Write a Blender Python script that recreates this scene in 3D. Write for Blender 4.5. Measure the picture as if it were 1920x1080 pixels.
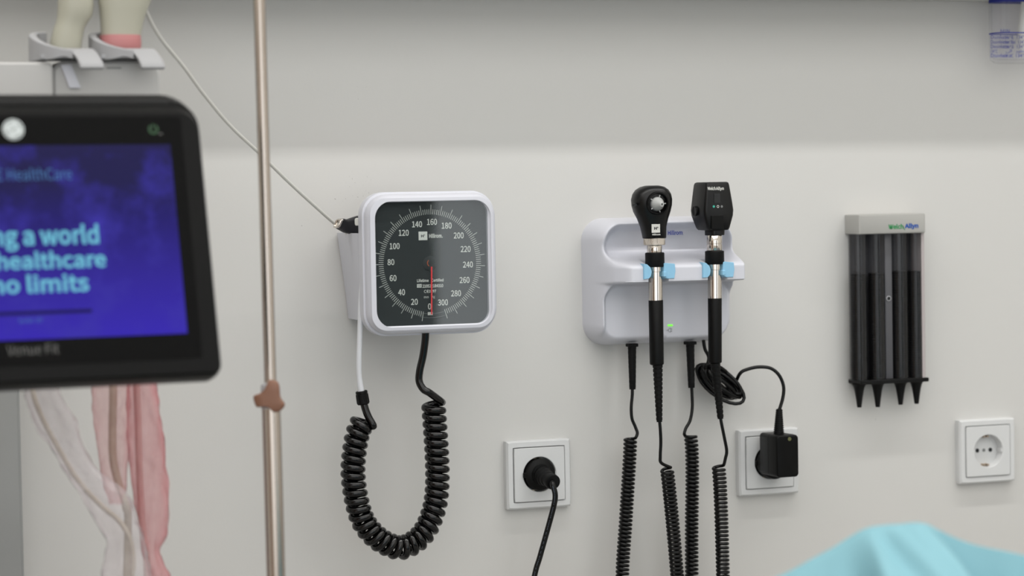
import bpy, bmesh, math, random
from mathutils import Vector, Matrix, noise
random.seed(4)
PI = math.pi
SC = bpy.context.scene
COL = SC.collection
for o in list(bpy.data.objects): bpy.data.objects.remove(o)

# ------------------------------------------------------------------ camera
F = 1920 * 85 / 36.0
CAM = Vector((-.99, -2.662, 1.45))
YAW, PITCH, ROLL = math.radians(20.4), math.radians(-2.2), .018
FW = Vector((math.sin(YAW)*math.cos(PITCH), math.cos(YAW)*math.cos(PITCH), math.sin(PITCH)))
_r0 = Vector((math.cos(YAW), -math.sin(YAW), 0)); _u0 = _r0.cross(FW)
RT = math.cos(ROLL)*_r0 - math.sin(ROLL)*_u0
UP = math.cos(ROLL)*_u0 + math.sin(ROLL)*_r0
cd = bpy.data.cameras.new('camera'); cam = bpy.data.objects.new('camera', cd); COL.objects.link(cam)
m3 = Matrix((RT, UP, -FW)).transposed()
cam.matrix_world = Matrix.Translation(CAM) @ m3.to_4x4()
cd.lens = 85; cd.sensor_width = 36; cd.clip_start = .05; cd.clip_end = 50
cd.dof.use_dof = True; cd.dof.focus_distance = 2.76; cd.dof.aperture_fstop = 3.6
SC.camera = cam

# ------------------------------------------------------------------ light and exposure
SC.view_settings.view_transform = 'Standard'; SC.view_settings.look = 'None'
SC.view_settings.gamma = 1; SC.view_settings.use_curve_mapping = False
SC.view_settings.exposure = 0.24
SC.cycles.transparent_max_bounces = 32
w = bpy.data.worlds.new('world'); SC.world = w; w.use_nodes = True
w.node_tree.nodes['Background'].inputs[0].default_value = (.9, .95, 1, 1)
w.node_tree.nodes['Background'].inputs[1].default_value = .3
def area(name, loc, sx, sy, power, color=(1, 1, 1), rot=(0, 0, 0)):
    l = bpy.data.lights.new(name, 'AREA'); l.shape = 'RECTANGLE'; l.size = sx; l.size_y = sy
    l.energy = power; l.color = color
    o = bpy.data.objects.new(name, l); COL.objects.link(o); o.location = loc; o.rotation_euler = rot
    return o
area('ceiling_strip_light', (.1, -.59, 2.77), 3.0, .05, 17.5, (1, .985, .96))
area('ceiling_panel_light', (-.3, -2.75, 2.77), 4.6, 3.3, 62, (1, .985, .965))

# ------------------------------------------------------------------ pixel -> place
def ray(px, py): return FW + RT*((px-960)/F) + UP*((540-py)/F)
def at(px, py, d):                       # on the plane d metres in front of the back wall
    k = ray(px, py); return CAM + k*((-d-CAM.y)/k.y)
def atz(px, py, Z): return CAM + ray(px, py)*Z
class Plane:
    def __init__(s, P, X, U):
        s.P, s.X, s.U = P, X.normalized(), U.normalized(); s.N = s.X.cross(s.U)
    def uv(s, px, py):
        k = ray(px, py); p = CAM + k*((s.P-CAM).dot(s.N)/k.dot(s.N)) - s.P
        return p.dot(s.X), p.dot(s.U)
    def pt(s, u, v, h=0): return s.P + s.X*u + s.U*v + s.N*h
def wallplane(d): return Plane(Vector((0, -d, 0)), Vector((1, 0, 0)), Vector((0, 0, 1)))
def mpp(p): return (p-CAM).dot(FW)/F     # metres per pixel there

# ------------------------------------------------------------------ materials
def lin(c): return tuple((x/255/12.92 if x <= 10 else ((x/255+.055)/1.055)**2.4) for x in c) + (1,)
MATS = {}
def mat(name, rgb, rough=.5, metal=0, spec=.5, bump=None, coat=0, emit=None, noise_mix=None, sss=0):
    m = bpy.data.materials.new(name); m.use_nodes = True
    nt = m.node_tree; b = nt.nodes['Principled BSDF']
    b.inputs['Base Color'].default_value = lin(rgb); b.inputs['Roughness'].default_value = rough
    b.inputs['Metallic'].default_value = metal; b.inputs['Specular IOR Level'].default_value = spec
    b.inputs['Coat Weight'].default_value = coat
    if sss:
        b.inputs['Subsurface Weight'].default_value = sss; b.inputs['Subsurface Scale'].default_value = .005
    if emit:
        b.inputs['Emission Color'].default_value = lin(emit[0]); b.inputs['Emission Strength'].default_value = emit[1]
    tc = nt.nodes.new('ShaderNodeTexCoord')
    n = nt.nodes.new('ShaderNodeTexNoise'); nt.links.new(tc.outputs['Object'], n.inputs['Vector'])
    sc, st = bump or (400, .02)
    n.inputs['Scale'].default_value = sc; n.inputs['Detail'].default_value = 3
    bp = nt.nodes.new('ShaderNodeBump'); bp.inputs['Strength'].default_value = st; bp.inputs['Distance'].default_value = .001
    nt.links.new(n.outputs['Fac'], bp.inputs['Height']); nt.links.new(bp.outputs['Normal'], b.inputs['Normal'])
    MATS[name] = m
    return m
def glassy(name, tint, opac, rough=.03, ior=1.45, body=None, film=None):
    """clear sheet: fresnel gloss over a tinted see-through body, OPAC of it milky"""
    m = bpy.data.materials.new(name); m.use_nodes = True; nt = m.node_tree; nt.nodes.clear()
    out = nt.nodes.new('ShaderNodeOutputMaterial'); mx = nt.nodes.new('ShaderNodeMixShader'); m2 = nt.nodes.new('ShaderNodeMixShader')
    fr = nt.nodes.new('ShaderNodeFresnel'); ge = nt.nodes.new('ShaderNodeNewGeometry'); mr = nt.nodes.new('ShaderNodeMapRange')
    mr.inputs[3].default_value = ior; mr.inputs[4].default_value = 1/ior
    nt.links.new(ge.outputs['Backfacing'], mr.inputs[0]); nt.links.new(mr.outputs[0], fr.inputs['IOR'])
    tr = nt.nodes.new('ShaderNodeBsdfTransparent'); tr.inputs[0].default_value = lin(tint)
    df = nt.nodes.new('ShaderNodeBsdfTranslucent') if body and len(body) > 3 else nt.nodes.new('ShaderNodeBsdfDiffuse')
    df.inputs[0].default_value = lin((body or tint)[:3])
    gl = nt.nodes.new('ShaderNodeBsdfGlossy'); gl.inputs['Roughness'].default_value = rough
    m2.inputs[0].default_value = opac
    if film:                             # thin film: milkier where it is seen edge-on, crinkled gloss
        lw = nt.nodes.new('ShaderNodeLayerWeight'); lw.inputs[0].default_value = .35
        mf = nt.nodes.new('ShaderNodeMapRange'); mf.inputs[3].default_value = opac; mf.inputs[4].default_value = film
        nt.links.new(lw.outputs['Facing'], mf.inputs[0]); nt.links.new(mf.outputs[0], m2.inputs[0])
        tc = nt.nodes.new('ShaderNodeTexCoord'); n = nt.nodes.new('ShaderNodeTexNoise'); n.inputs['Scale'].default_value = 45; n.inputs['Detail'].default_value = 3
        nt.links.new(tc.outputs['Object'], n.inputs['Vector'])
        bp = nt.nodes.new('ShaderNodeBump'); bp.inputs['Strength'].default_value = .8; bp.inputs['Distance'].default_value = .006
        nt.links.new(n.outputs['Fac'], bp.inputs['Height']); nt.links.new(bp.outputs['Normal'], gl.inputs['Normal']); nt.links.new(bp.outputs['Normal'], fr.inputs['Normal']); nt.links.new(bp.outputs['Normal'], lw.inputs['Normal'])
    nt.links.new(tr.outputs[0], m2.inputs[1]); nt.links.new(df.outputs[0], m2.inputs[2])
    nt.links.new(fr.outputs[0], mx.inputs[0]); nt.links.new(m2.outputs[0], mx.inputs[1]); nt.links.new(gl.outputs[0], mx.inputs[2])
    nt.links.new(mx.outputs[0], out.inputs[0])
    return m

M_plastic = mat('white_plastic', (206, 207, 215), .38, bump=(900, .015))
M_socket = mat('socket_white', (212, 213, 213), .3, bump=(600, .01))
M_ltgrey = mat('light_grey_plastic', (182, 182, 185), .45)
M_ltgrey2 = mat('warm_grey_plastic', (182, 181, 179), .45)
M_holder = mat('holder_grey', (158, 158, 160), .5)
M_cream = mat('cream_plastic', (170, 168, 153), .4)
M_black = mat('black_plastic', (3, 3, 3), .42, spec=.18)
M_rubber = mat('black_rubber', (3, 3, 3), .55, spec=.22)
M_satin = mat('satin_black', (5, 5, 5), .35, spec=.35)
M_hose = mat('black_vinyl', (3, 3, 3), .16, spec=.42)
M_cord = mat('black_cord', (3, 3, 3), .3, spec=.3)
M_chrome = mat('chrome', (215, 208, 200), .08, 1, bump=(300, .01))
M_pole = mat('pole_metal', (186, 175, 165), .18, 1, bump=(120, .015))
M_knurl = mat('knurled_metal', (200, 192, 182), .3, 1)
M_blue = mat('light_blue_plastic', (140, 192, 222), .4)
M_knob = mat('brown_plastic', (132, 92, 72), .4)
M_dial = mat('dial_grey', (52, 56, 57), .6, spec=.2)
M_print = mat('print_white', (218, 218, 212), .6)
M_dark = mat('print_dark', (30, 32, 36), .6)
M_red = mat('needle_red', (235, 50, 55), .5)
M_navy = mat('print_navy', (40, 60, 160), .6)
M_green = mat('print_green', (40, 140, 80), .6)
M_pblue = mat('print_blue', (30, 80, 160), .6)
M_inkblue = mat('ink_blue', (14, 34, 140), .6)
M_cap = mat('cap_grey', (168, 167, 163), .5)
M_backplate = mat('smoke_backplate', (104, 104, 106), .5, spec=.3)
M_post = mat('smoke_post', (84, 84, 88), .4)
M_frosted = mat('frosted_edge', (176, 168, 168), .5)
M_tip = mat('speculum_black', (4, 4, 4), .45, spec=.22)
M_greycol = mat('cool_grey', (150, 153, 152), .5)
M_white_cable = mat('white_cable', (205, 204, 198), .45)
M_beige_cable = mat('beige_cable', (182, 175, 158), .5)
M_tube = mat('milky_tube', (214, 216, 220), .3)
M_led = mat('led_green', (120, 240, 60), .4, emit=((110, 235, 50), .8))
M_led2 = mat('power_green', (10, 50, 20), .5, emit=((20, 110, 40), .1))
M_greydot = mat('print_grey', (120, 122, 122), .6)
M_amber = mat('indicator_olive', (96, 98, 58), .4)
M_copper = mat('contact_metal', (196, 178, 158), .3, 1)
M_hole = mat('hole_black', (14, 18, 20), .7)
M_screentext = mat('screen_text', (5, 8, 10), .6, spec=.06, emit=((110, 188, 212), .8))
M_screendim = mat('screen_text_dim', (5, 6, 8), .6, spec=.06, emit=((74, 116, 166), .8))
M_screenbar = mat('screen_bar', (3, 3, 8), .6, spec=.06, emit=((28, 23, 80), .9))
M_bezeltext = mat('bezel_text', (110, 110, 108), .6)
M_badge = mat('badge_silver', (196, 203, 203), .4)
M_cuff = mat('cuff_black', (20, 20, 27), .55)
M_glass = glassy('clear_glass', (250, 252, 252), 0, .02, 1.5)
M_smoke = glassy('smoke_tube_plastic', (225, 225, 227), .10, .14, 1.4, (62, 63, 65))
M_jar = glassy('clear_jar_plastic', (253, 253, 254), .015, .06, 1.3)
M_clearbag = glassy('clear_film', (252, 250, 251), .11, .14, 1.32, (226, 218, 221), .42)
M_pinkbag = glassy('pink_film', (251, 236, 237), .09, .16, 1.3, (228, 132, 140), .75)
M_palebag = glassy('pale_pink_film', (253, 243, 243), .07, .16, 1.3, (232, 160, 166), .6)
M_pinkband = mat('pink_film_band', (178, 116, 116), .4)
M_drape = mat('blue_drape', (126, 174, 185), .75, bump=(60, .05), sss=0)
M_couch = mat('couch_vinyl', (80, 90, 100), .5)

def wall_mat():
    m = mat('wall_paint', (206, 205, 202), .55, bump=(260, .06))
    nt = m.node_tree; b = nt.nodes['Principled BSDF']
    tc = nt.nodes.new('ShaderNodeTexCoord')
    spots = [(at(676, 352, 0), .022), (at(674, 172, 0), .012), (at(566, 425, 0), .012), (at(633, 370, 0), .014), (at(1644, 787, 0), .006)]
    acc = None
    for p, rad in spots:
        d = nt.nodes.new('ShaderNodeVectorMath'); d.operation = 'DISTANCE'; d.inputs[1].default_value = p
        nt.links.new(tc.outputs['Object'], d.inputs[0])
        r = nt.nodes.new('ShaderNodeMapRange'); r.inputs[1].default_value = rad; r.inputs[2].default_value = rad*.4
        nt.links.new(d.outputs['Value'], r.inputs[0])
        if acc is None: acc = r.outputs[0]
        else:
            a = nt.nodes.new('ShaderNodeMath'); a.operation = 'MAXIMUM'
            nt.links.new(acc, a.inputs[0]); nt.links.new(r.outputs[0], a.inputs[1]); acc = a.outputs[0]
    n = nt.nodes.new('ShaderNodeTexNoise'); n.inputs['Scale'].default_value = 330; n.inputs['Detail'].default_value = 2
    nt.links.new(tc.outputs['Object'], n.inputs['Vector'])
    r = nt.nodes.new('ShaderNodeMapRange'); r.inputs[1].default_value = .66; r.inputs[2].default_value = .74
    nt.links.new(n.outputs['Fac'], r.inputs[0])
    mu = nt.nodes.new('ShaderNodeMath'); mu.operation = 'MULTIPLY'
    nt.links.new(acc, mu.inputs[0]); nt.links.new(r.outputs[0], mu.inputs[1])
    mx = nt.nodes.new('ShaderNodeMix'); mx.data_type = 'RGBA'
    mx.inputs[6].default_value = lin((206, 205, 202)); mx.inputs[7].default_value = lin((120, 118, 114))
    nt.links.new(mu.outputs[0], mx.inputs[0]); nt.links.new(mx.outputs[2], b.inputs['Base Color'])
    return m
M_wall = wall_mat()
M_walls = mat('side_wall_paint', (228, 226, 221), .7)
M_floor = mat('grey_vinyl_floor', (190, 188, 184), .4, bump=(30, .1))
M_ceil = mat('ceiling_white', (235, 235, 232), .8)
M_recess = mat('grey_wall_paint', (152, 154, 153), .6, bump=(260, .06))
M_dark_panel = mat('dark_panel', (40, 42, 48), .45)  # for the added dark panel that shows only in reflections
M_wood = mat('wood_brown', (128, 92, 66), .45)

def screen_mat():
    m = mat('screen_picture', (3, 3, 6), .3, spec=.06)
    nt = m.node_tree; b = nt.nodes['Principled BSDF']
    tc = nt.nodes.new('ShaderNodeTexCoord'); sp = nt.nodes.new('ShaderNodeSeparateXYZ')
    nt.links.new(tc.outputs['Generated'], sp.inputs[0])
    rp = nt.nodes.new('ShaderNodeValToRGB'); e = rp.color_ramp.elements
    e[0].position = 0; e[0].color = lin((56, 40, 180)); e[1].position = 1; e[1].color = lin((35, 32, 78))
    for p, c in ((.3, (50, 37, 152)), (.62, (36, 29, 108)), (.8, (33, 30, 78))):
        k = e.new(p); k.color = lin(c)
    nt.links.new(sp.outputs['Z'], rp.inputs[0])
    n = nt.nodes.new('ShaderNodeTexNoise'); n.inputs['Scale'].default_value = 22; n.inputs['Detail'].default_value = 6; n.inputs['Roughness'].default_value = .65
    nt.links.new(tc.outputs['Object'], n.inputs['Vector'])
    r = nt.nodes.new('ShaderNodeMapRange'); r.inputs[1].default_value = .48; r.inputs[2].default_value = .78
    nt.links.new(n.outputs['Fac'], r.inputs[0])
    mx = nt.nodes.new('ShaderNodeMix'); mx.data_type = 'RGBA'
    nt.links.new(r.outputs[0], mx.inputs[0]); nt.links.new(rp.outputs[0], mx.inputs[6]); mx.inputs[7].default_value = lin((62, 54, 170))
    nt.links.new(mx.outputs[2], b.inputs['Emission Color']); b.inputs['Emission Strength'].default_value = .76
    return m
M_screen = screen_mat()

# ------------------------------------------------------------------ object helpers
def wloc(o):
    v = Vector()
    while o is not None: v += o.location; o = o.parent
    return v
def obj(name, bm, m, parent=None, sharp=35, origin=None):
    me = bpy.data.meshes.new(name)
    bmesh.ops.recalc_face_normals(bm, faces=bm.faces)
    bm.to_mesh(me); bm.free()
    o = bpy.data.objects.new(name, me); COL.objects.link(o)
    if parent is not None: o.parent = parent; me.transform(Matrix.Translation(-wloc(parent)))
    elif origin is not None: me.transform(Matrix.Translation(-origin)); o.location = origin
    for mm in (m if isinstance(m, (list, tuple)) else [m]): me.materials.append(mm)
    me.shade_smooth(); me.set_sharp_from_angle(angle=math.radians(sharp))
    return o
def tag(o, label=None, cat=None, group=None, kind=None):
    if label: o['label'] = label
    if cat: o['category'] = cat
    if group: o['group'] = group
    if kind: o['kind'] = kind
    return o
def thing(name, loc, label, cat, group=None):
    o = bpy.data.objects.new(name, None); COL.objects.link(o); o.location = loc; o.empty_display_size = .02
    return tag(o, label, cat, group)
def dup(root, loc, label):
    r = root.copy(); COL.objects.link(r); r.location = loc; r['label'] = label
    for ch in list(root.children):
        c = ch.copy(); COL.objects.link(c); c.parent = r
        for g in ch.children:
            d = g.copy(); COL.objects.link(d); d.parent = c
    return r
def NB(): return bmesh.new()
def box(bm, a, b, bev=0, seg=2):
    a, b = Vector(a), Vector(b)
    c = (a+b)/2; s = Vector((abs(b.x-a.x), abs(b.y-a.y), abs(b.z-a.z)))
    g = bmesh.ops.create_cube(bm, size=1, matrix=Matrix.Translation(c) @ Matrix.Diagonal((s.x, s.y, s.z, 1)))
    if bev:
        es = list({e for v in g['verts'] for e in v.link_edges})
        bmesh.ops.bevel(bm, geom=es, offset=bev, segments=seg, affect='EDGES', profile=.5)
def loft(bm, loops, cap0=True, cap1=True):
    vs = [[bm.verts.new(p) for p in L] for L in loops]
    n = len(vs[0])
    for A, B in zip(vs, vs[1:]):
        for i in range(n):
            j = (i+1) % n
            try: bm.faces.new((A[i], A[j], B[j], B[i]))
            except ValueError: pass
    if cap0: bm.faces.new(vs[0][::-1])
    if cap1: bm.faces.new(vs[-1])
    return vs
def rr2(hw, hh, rad, n=6):
    rad = min(rad, hw*.999, hh*.999); out = []
    for cx, cy, a0 in ((hw-rad, hh-rad, 0), (-hw+rad, hh-rad, PI/2), (-hw+rad, -hh+rad, PI), (hw-rad, -hh+rad, 1.5*PI)):
        for k in range(n+1):
            a = a0 + k*PI/2/n; out.append((cx+rad*math.cos(a), cy+rad*math.sin(a)))
    return out
def rrA(hw, hh, rad, n=64):              # rounded rectangle sampled by equal angles
    out = []
    for k in range(n):
        a = 2*PI*k/n; c, s = math.cos(a), math.sin(a); lo, hi = 0, 2*(hw+hh)
        for _ in range(30):
            t = (lo+hi)/2; x, y = abs(t*c), abs(t*s)
            qx, qy = x-(hw-rad), y-(hh-rad)
            sd = math.hypot(max(qx, 0), max(qy, 0)) + min(max(qx, qy), 0) - rad
            if sd > 0: hi = t
            else: lo = t
        out.append((lo*c, lo*s))
    return out
def plate(bm, pl, cu, cv, prof, n=6, cap0=True, cap1=True):
    """rounded-rectangle loft on plane PL: prof = [(half width, half height, radius, height off plane)]"""
    return loft(bm, [[pl.pt(cu+x, cv+y, h) for x, y in rr2(hw, hh, rd, n)] for hw, hh, rd, h in prof], cap0, cap1)
def frame_of(d):
    d = d.normalized(); ref = Vector((0, 0, 1)) if abs(d.z) < .9 else Vector((0, 1, 0))
    a = d.cross(ref).normalized(); return a, a.cross(d).normalized()
def lathe(bm, rings, segs=28, cap0=True, cap1=True, axis=None, sq=None):
    ax = axis or (rings[-1][0]-rings[0][0]); a, b = frame_of(ax)
    loops = []
    for c, r in rings:
        loops.append([c + a*(r*math.cos(2*PI*k/segs)) + b*(r*math.sin(2*PI*k/segs)) for k in range(segs)])
    return loft(bm, loops, cap0, cap1)
def catmull(P, per=8):
    P = [Vector(p) for p in P]; Q = [2*P[0]-P[1]] + P + [2*P[-1]-P[-2]]; out = []
    for i in range(1, len(Q)-2):
        p0, p1, p2, p3 = Q[i-1:i+3]
        for k in range(per):
            t = k/per
            out.append(.5*((2*p1)+(p2-p0)*t+(2*p0-5*p1+4*p2-p3)*t*t+(3*p1-p0-3*p2+p3)*t**3))
    out.append(P[-1]); return out
def tube(bm, P, r, segs=12, caps=True):
    n = len(P); T = [(P[min(i+1, n-1)]-P[max(i-1, 0)]).normalized() for i in range(n)]
    a, b = frame_of(T[0]); loops = []
    for i in range(n):
        if i:
            a = (a - T[i]*a.dot(T[i])).normalized()
        b = T[i].cross(a)
        rr = r[i] if isinstance(r, (list, tuple)) else r
        loops.append([P[i]+a*(rr*math.cos(2*PI*k/segs))+b*(rr*math.sin(2*PI*k/segs)) for k in range(segs)])
    return loft(bm, loops, caps, caps)
def resample(P, step):
    L = [0]
    for a, b in zip(P, P[1:]): L.append(L[-1]+(b-a).length)
    N = max(2, int(L[-1]/step)); out = []; j = 0
    for i in range(N+1):
        s = L[-1]*i/N
        while j < len(L)-2 and L[j+1] < s: j += 1
        t = (s-L[j])/max(1e-9, L[j+1]-L[j]); out.append(P[j].lerp(P[j+1], t))
    return out, L[-1]
def coil_pts(path, R, pitch, per=16, lead=None, tail=None, ph0=0, sgn=-1):
    D, L = resample(path, .0006)
    turns = L/pitch; N = int(turns*per); out = []
    for i in range(N+1):
        s = i/N*(len(D)-1); j = min(int(s), len(D)-2); p = D[j].lerp(D[j+1], s-j)
        k0, k1 = max(0, j-12), min(len(D)-1, j+12); t = (D[k1]-D[k0]).normalized()
        n1 = Vector((0, -1, 0)); n1 = (n1-t*n1.dot(t)).normalized(); n2 = t.cross(n1)
        a = ph0 + sgn*2*PI*i/per
        out.append(p + n1*(R*math.cos(a)) + n2*(R*math.sin(a)))
    return (lead or []) + out + (tail or [])

try: FONT = bpy.data.fonts.load(bpy.utils.system_resource('DATAFILES', path='fonts') + '/Noto Sans CJK Regular.woff2')
except Exception: FONT = None
def text_bm(body, bold=0.0, shear=0.0, space=1.0):
    c = bpy.data.curves.new('t', 'FONT'); c.body = body; c.offset = bold; c.shear = shear; c.space_character = space
    c.resolution_u = 3; c.size = 1
    if FONT and body.isascii(): c.font = FONT
    o = bpy.data.objects.new('t', c); COL.objects.link(o)
    dg = bpy.context.evaluated_depsgraph_get(); dg.update()
    me = bpy.data.meshes.new_from_object(o.evaluated_get(dg)); bpy.data.objects.remove(o)
    bm = bmesh.new(); bm.from_mesh(me); bpy.data.meshes.remove(me); bpy.data.curves.remove(c)
    return bm
def add_text(dst, body, pl, u0, u1, v0, v1, h, bold=0.0, shear=0.0, map2=None, keep=False):
    """glyphs fitted into the box u0..u1, v0..v1 of plane PL"""
    bm = text_bm(body, bold, shear)
    xs = [v.co.x for v in bm.verts]; ys = [v.co.y for v in bm.verts]
    x0, x1, y0, y1 = min(xs), max(xs), min(ys), max(ys)
    idx = {}
    for v in bm.verts:
        u = u0+(v.co.x-x0)/(x1-x0)*(u1-u0); w_ = v0+(v.co.y-y0)/(y1-y0)*(v1-v0)
        idx[v] = dst.verts.new(map2(u, w_) if map2 else pl.pt(u, w_, h))
    for f in bm.faces:
        try: dst.faces.new([idx[v] for v in f.verts])
        except ValueError: pass
    bm.free()
def px_text(dst, body, pl, x0, x1, ytop, ybot, h, **k):
    u0, v0 = pl.uv(x0, ybot); u1, _ = pl.uv(x1, (ytop+ybot)/2); _, v1 = pl.uv((x0+x1)/2, ytop); _, v0 = pl.uv((x0+x1)/2, ybot)
    add_text(dst, body, pl, u0, u1, v0, v1, h, **k)
def quad(bm, pl, u0, u1, v0, v1, h, t=.0003):
    lo = [pl.pt(u, v, h-t) for u, v in ((u0, v0), (u1, v0), (u1, v1), (u0, v1))]
    hi = [pl.pt(u, v, h) for u, v in ((u0, v0), (u1, v0), (u1, v1), (u0, v1))]
    loft(bm, [lo, hi])
def disc(bm, pl, cu, cv, r, h, t=.0004, n=24):
    loft(bm, [[pl.pt(cu+r*math.cos(2*PI*k/n), cv+r*math.sin(2*PI*k/n), hh) for k in range(n)] for hh in (h-t, h)])
def arcband(bm, pl, cu, cv, r0, r1, a0, a1, h, n=24):
    A = [bm.verts.new(pl.pt(cu+r0*math.cos(a0+(a1-a0)*k/n), cv+r0*math.sin(a0+(a1-a0)*k/n), h)) for k in range(n+1)]
    B = [bm.verts.new(pl.pt(cu+r1*math.cos(a0+(a1-a0)*k/n), cv+r1*math.sin(a0+(a1-a0)*k/n), h)) for k in range(n+1)]
    for k in range(n): bm.faces.new((A[k], A[k+1], B[k+1], B[k]))

# ------------------------------------------------------------------ the room
XL, XR, YF, ZC = -2.9, 2.4, -4.6, 2.8
def struct(name, a, b, m):
    bm = NB(); box(bm, a, b); return tag(obj(name, bm, m), kind='structure')
bm = NB(); box(bm, (XL, 0, 0), (XR, .06, ZC))
tag(obj('wall_back', bm, M_wall), kind='structure')
struct('wall_left', (XL-.1, YF, 0), (XL, .06, ZC), M_walls)
struct('wall_right', (XR, YF, 0), (XR+.1, .06, ZC), M_walls)
struct('wall_front', (XL, YF-.1, 0), (XR, YF, ZC), M_walls)
struct('floor', (XL-.1, YF-.1, -.1), (XR+.1, .06, 0), M_floor)
struct('ceiling', (XL-.1, YF-.1, ZC), (XR+.1, .06, ZC+.1), M_ceil)
zt = at(960, -8, 0).z
bm = NB(); box(bm, (XL+.002, -.085, zt), (XR-.002, -.0002, zt+.09), .002)
tag(obj('trim_1', bm, M_wall), kind='structure')                    # shallow rail over the panel
struct('dark_reflected_panel', (.42, YF, 0), (1.36, YF+.03, 2.1), M_dark_panel)  # added unseen dark panel, reflected in the left half of the gauge glass
bm = NB(); box(bm, (1.38, YF, .7), (2.3, YF+.02, 2.2)); M_glow = mat('panel_glow', (200, 210, 220), .3, emit=((246, 248, 250), 1.15)); tag(obj('glow_panel_1', bm, M_glow), kind='structure')  # added glowing panel, no known window; brightens the right of the gauge glass
bm = NB(); box(bm, (-2.6, YF, .8), (.3, YF+.02, 2.4)); tag(obj('glow_panel_2', bm, M_glow), kind='structure')  # added unseen glow, fill light for the back wall and under the rail
struct('brown_reflected_panel', (XL, -2.9, 0), (XL+.03, -1.5, 2.1), M_wood)  # added unseen brown panel for the stripes reflected in the stand pole

# ------------------------------------------------------------------ wall sockets
def well_center(px, py): p = at(px, py, .012); return p.x, p.z
pw = wallplane(0)
def make_socket(loc, label):
    root = thing('wall_socket', loc, label, 'socket', 'white wall sockets')
    P = Plane(Vector(loc), Vector((1, 0, 0)), Vector((0, 0, 1)))
    bm = NB(); N = 64
    def L(hw, rd, h): return [P.pt(x, y, h) for x, y in rrA(hw, hw, rd, N)]
    loft(bm, [L(.0405, .002, 0), L(.0405, .002, .0085), L(.0385, .0018, .0112), L(.033, .0012, .0112), L(.0321, .001, .0090), L(.0321, .001, .003)], False, False)
    obj('frame', bm, M_socket, root)
    bm = NB()
    def Cc(r, h): return [P.pt(r*math.cos(2*PI*k/N), r*math.sin(2*PI*k/N), h) for k in range(N)]
    loft(bm, [L(.0317, .0012, .002), L(.0317, .0012, .0120), L(.0312, .0012, .0126), Cc(.0212, .0126), Cc(.0206, .0120), Cc(.0198, .0012)], False, True)
    cp = obj('cover_plate', bm, M_socket, root)
    for sx in (-1, 1):
        bm = NB(); disc(bm, P, sx*.0095, 0, .0027, .0015, .0003); tag(obj('pin_hole', bm, M_hole, cp), 'dark round pin hole')
    bm = NB(); disc(bm, P, 0, 0, .0021, .0016, .0003); tag(obj('screw', bm, M_greydot, cp), 'small grey centre screw')
    for sy in (-1, 1):
        bm = NB(); P2 = P
        for k, xx in enumerate((-.0045, .0005)):
            a = P.pt(xx, sy*.0192, .001); b = P.pt(xx+.003, sy*.0168, .0085); box(bm, a, b, .0004, 1)
        box(bm, P.pt(-.0085, sy*.0195, .001), P.pt(-.005, sy*.0185, .0075))
        tag(obj('earth_contact', bm, M_copper, cp), 'small copper coloured earth contact')
        bm = NB(); box(bm, P.pt(sy*.0206, -.0022, .001), P.pt(sy*.0186, .0022, .0121), .0003, 1); obj('guide_rib', bm, M_socket, cp)
    return root
SOCK = [(1011.7, 889.2), (1443.6, 866), (1853, 845.5)]
SL = [Vector((well_center(*p)[0], 0, well_center(*p)[1])) for p in SOCK]
s0 = make_socket(SL[0], 'white square wall socket holding a round black plug and thick cord')
dup(s0, SL[1], 'white square wall socket behind the boxy black power adapter')
dup(s0, SL[2], 'empty white wall socket with open round well, nothing plugged in')

# power cable in the first socket
root = thing('power_cable', SL[0]+Vector((0, -.013, 0)), 'thick black power cord with round moulded plug hanging from the wall socket', 'cable')
P = Plane(SL[0], Vector((1, 0, 0)), Vector((0, 0, 1)))
bm = NB()
def cir(r, h, n=40, du=0, dv=0): return [P.pt(du+r*math.cos(2*PI*k/n), dv+r*math.sin(2*PI*k/n), h) for k in range(n)]
loft(bm, [cir(.0188, -.002), cir(.0188, .013), cir(.0186, .0155), cir(.0176, .0168), cir(.0125, .0185), cir(.0115, .021)])
box(bm, P.pt(-.0215, -.003, .0129), P.pt(-.017, .003, .0165), .0006, 1)
pg = obj('plug', bm, M_rubber, root)
A = P.pt(.001, -.001, .018); B = at(1037, 904, .052)
bm = NB(); rings = []
for k in range(4):
    for t, r in ((k/4, .0118-.0011*k), (k/4+.17, .0114-.0011*k), (k/4+.19, .0098-.0009*k), (k/4+.24, .0098-.0009*k)):
        rings.append((A.lerp(B, t*.86), r))
rings += [(A.lerp(B, .87), .0092), (A.lerp(B, .99), .0090), (A.lerp(B, 1.02), .0082)]
lathe(bm, rings); obj('grip', bm, M_rubber, pg)
cordp = catmull([B-(B-A)*.1, at(1036, 908, .058), at(1041, 928, .060), at(1038, 950, .058), at(1026, 995, .05), at(1012, 1045, .045), at(1001, 1085, .04), at(975, 1220, .03), at(940, 1500, .025), at(900, 2000, .02), at(880, 2540, .012)], 10)
bm = NB(); tube(bm, cordp, .0033, 14); cord = obj('cord', bm, M_cord, root)
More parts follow.
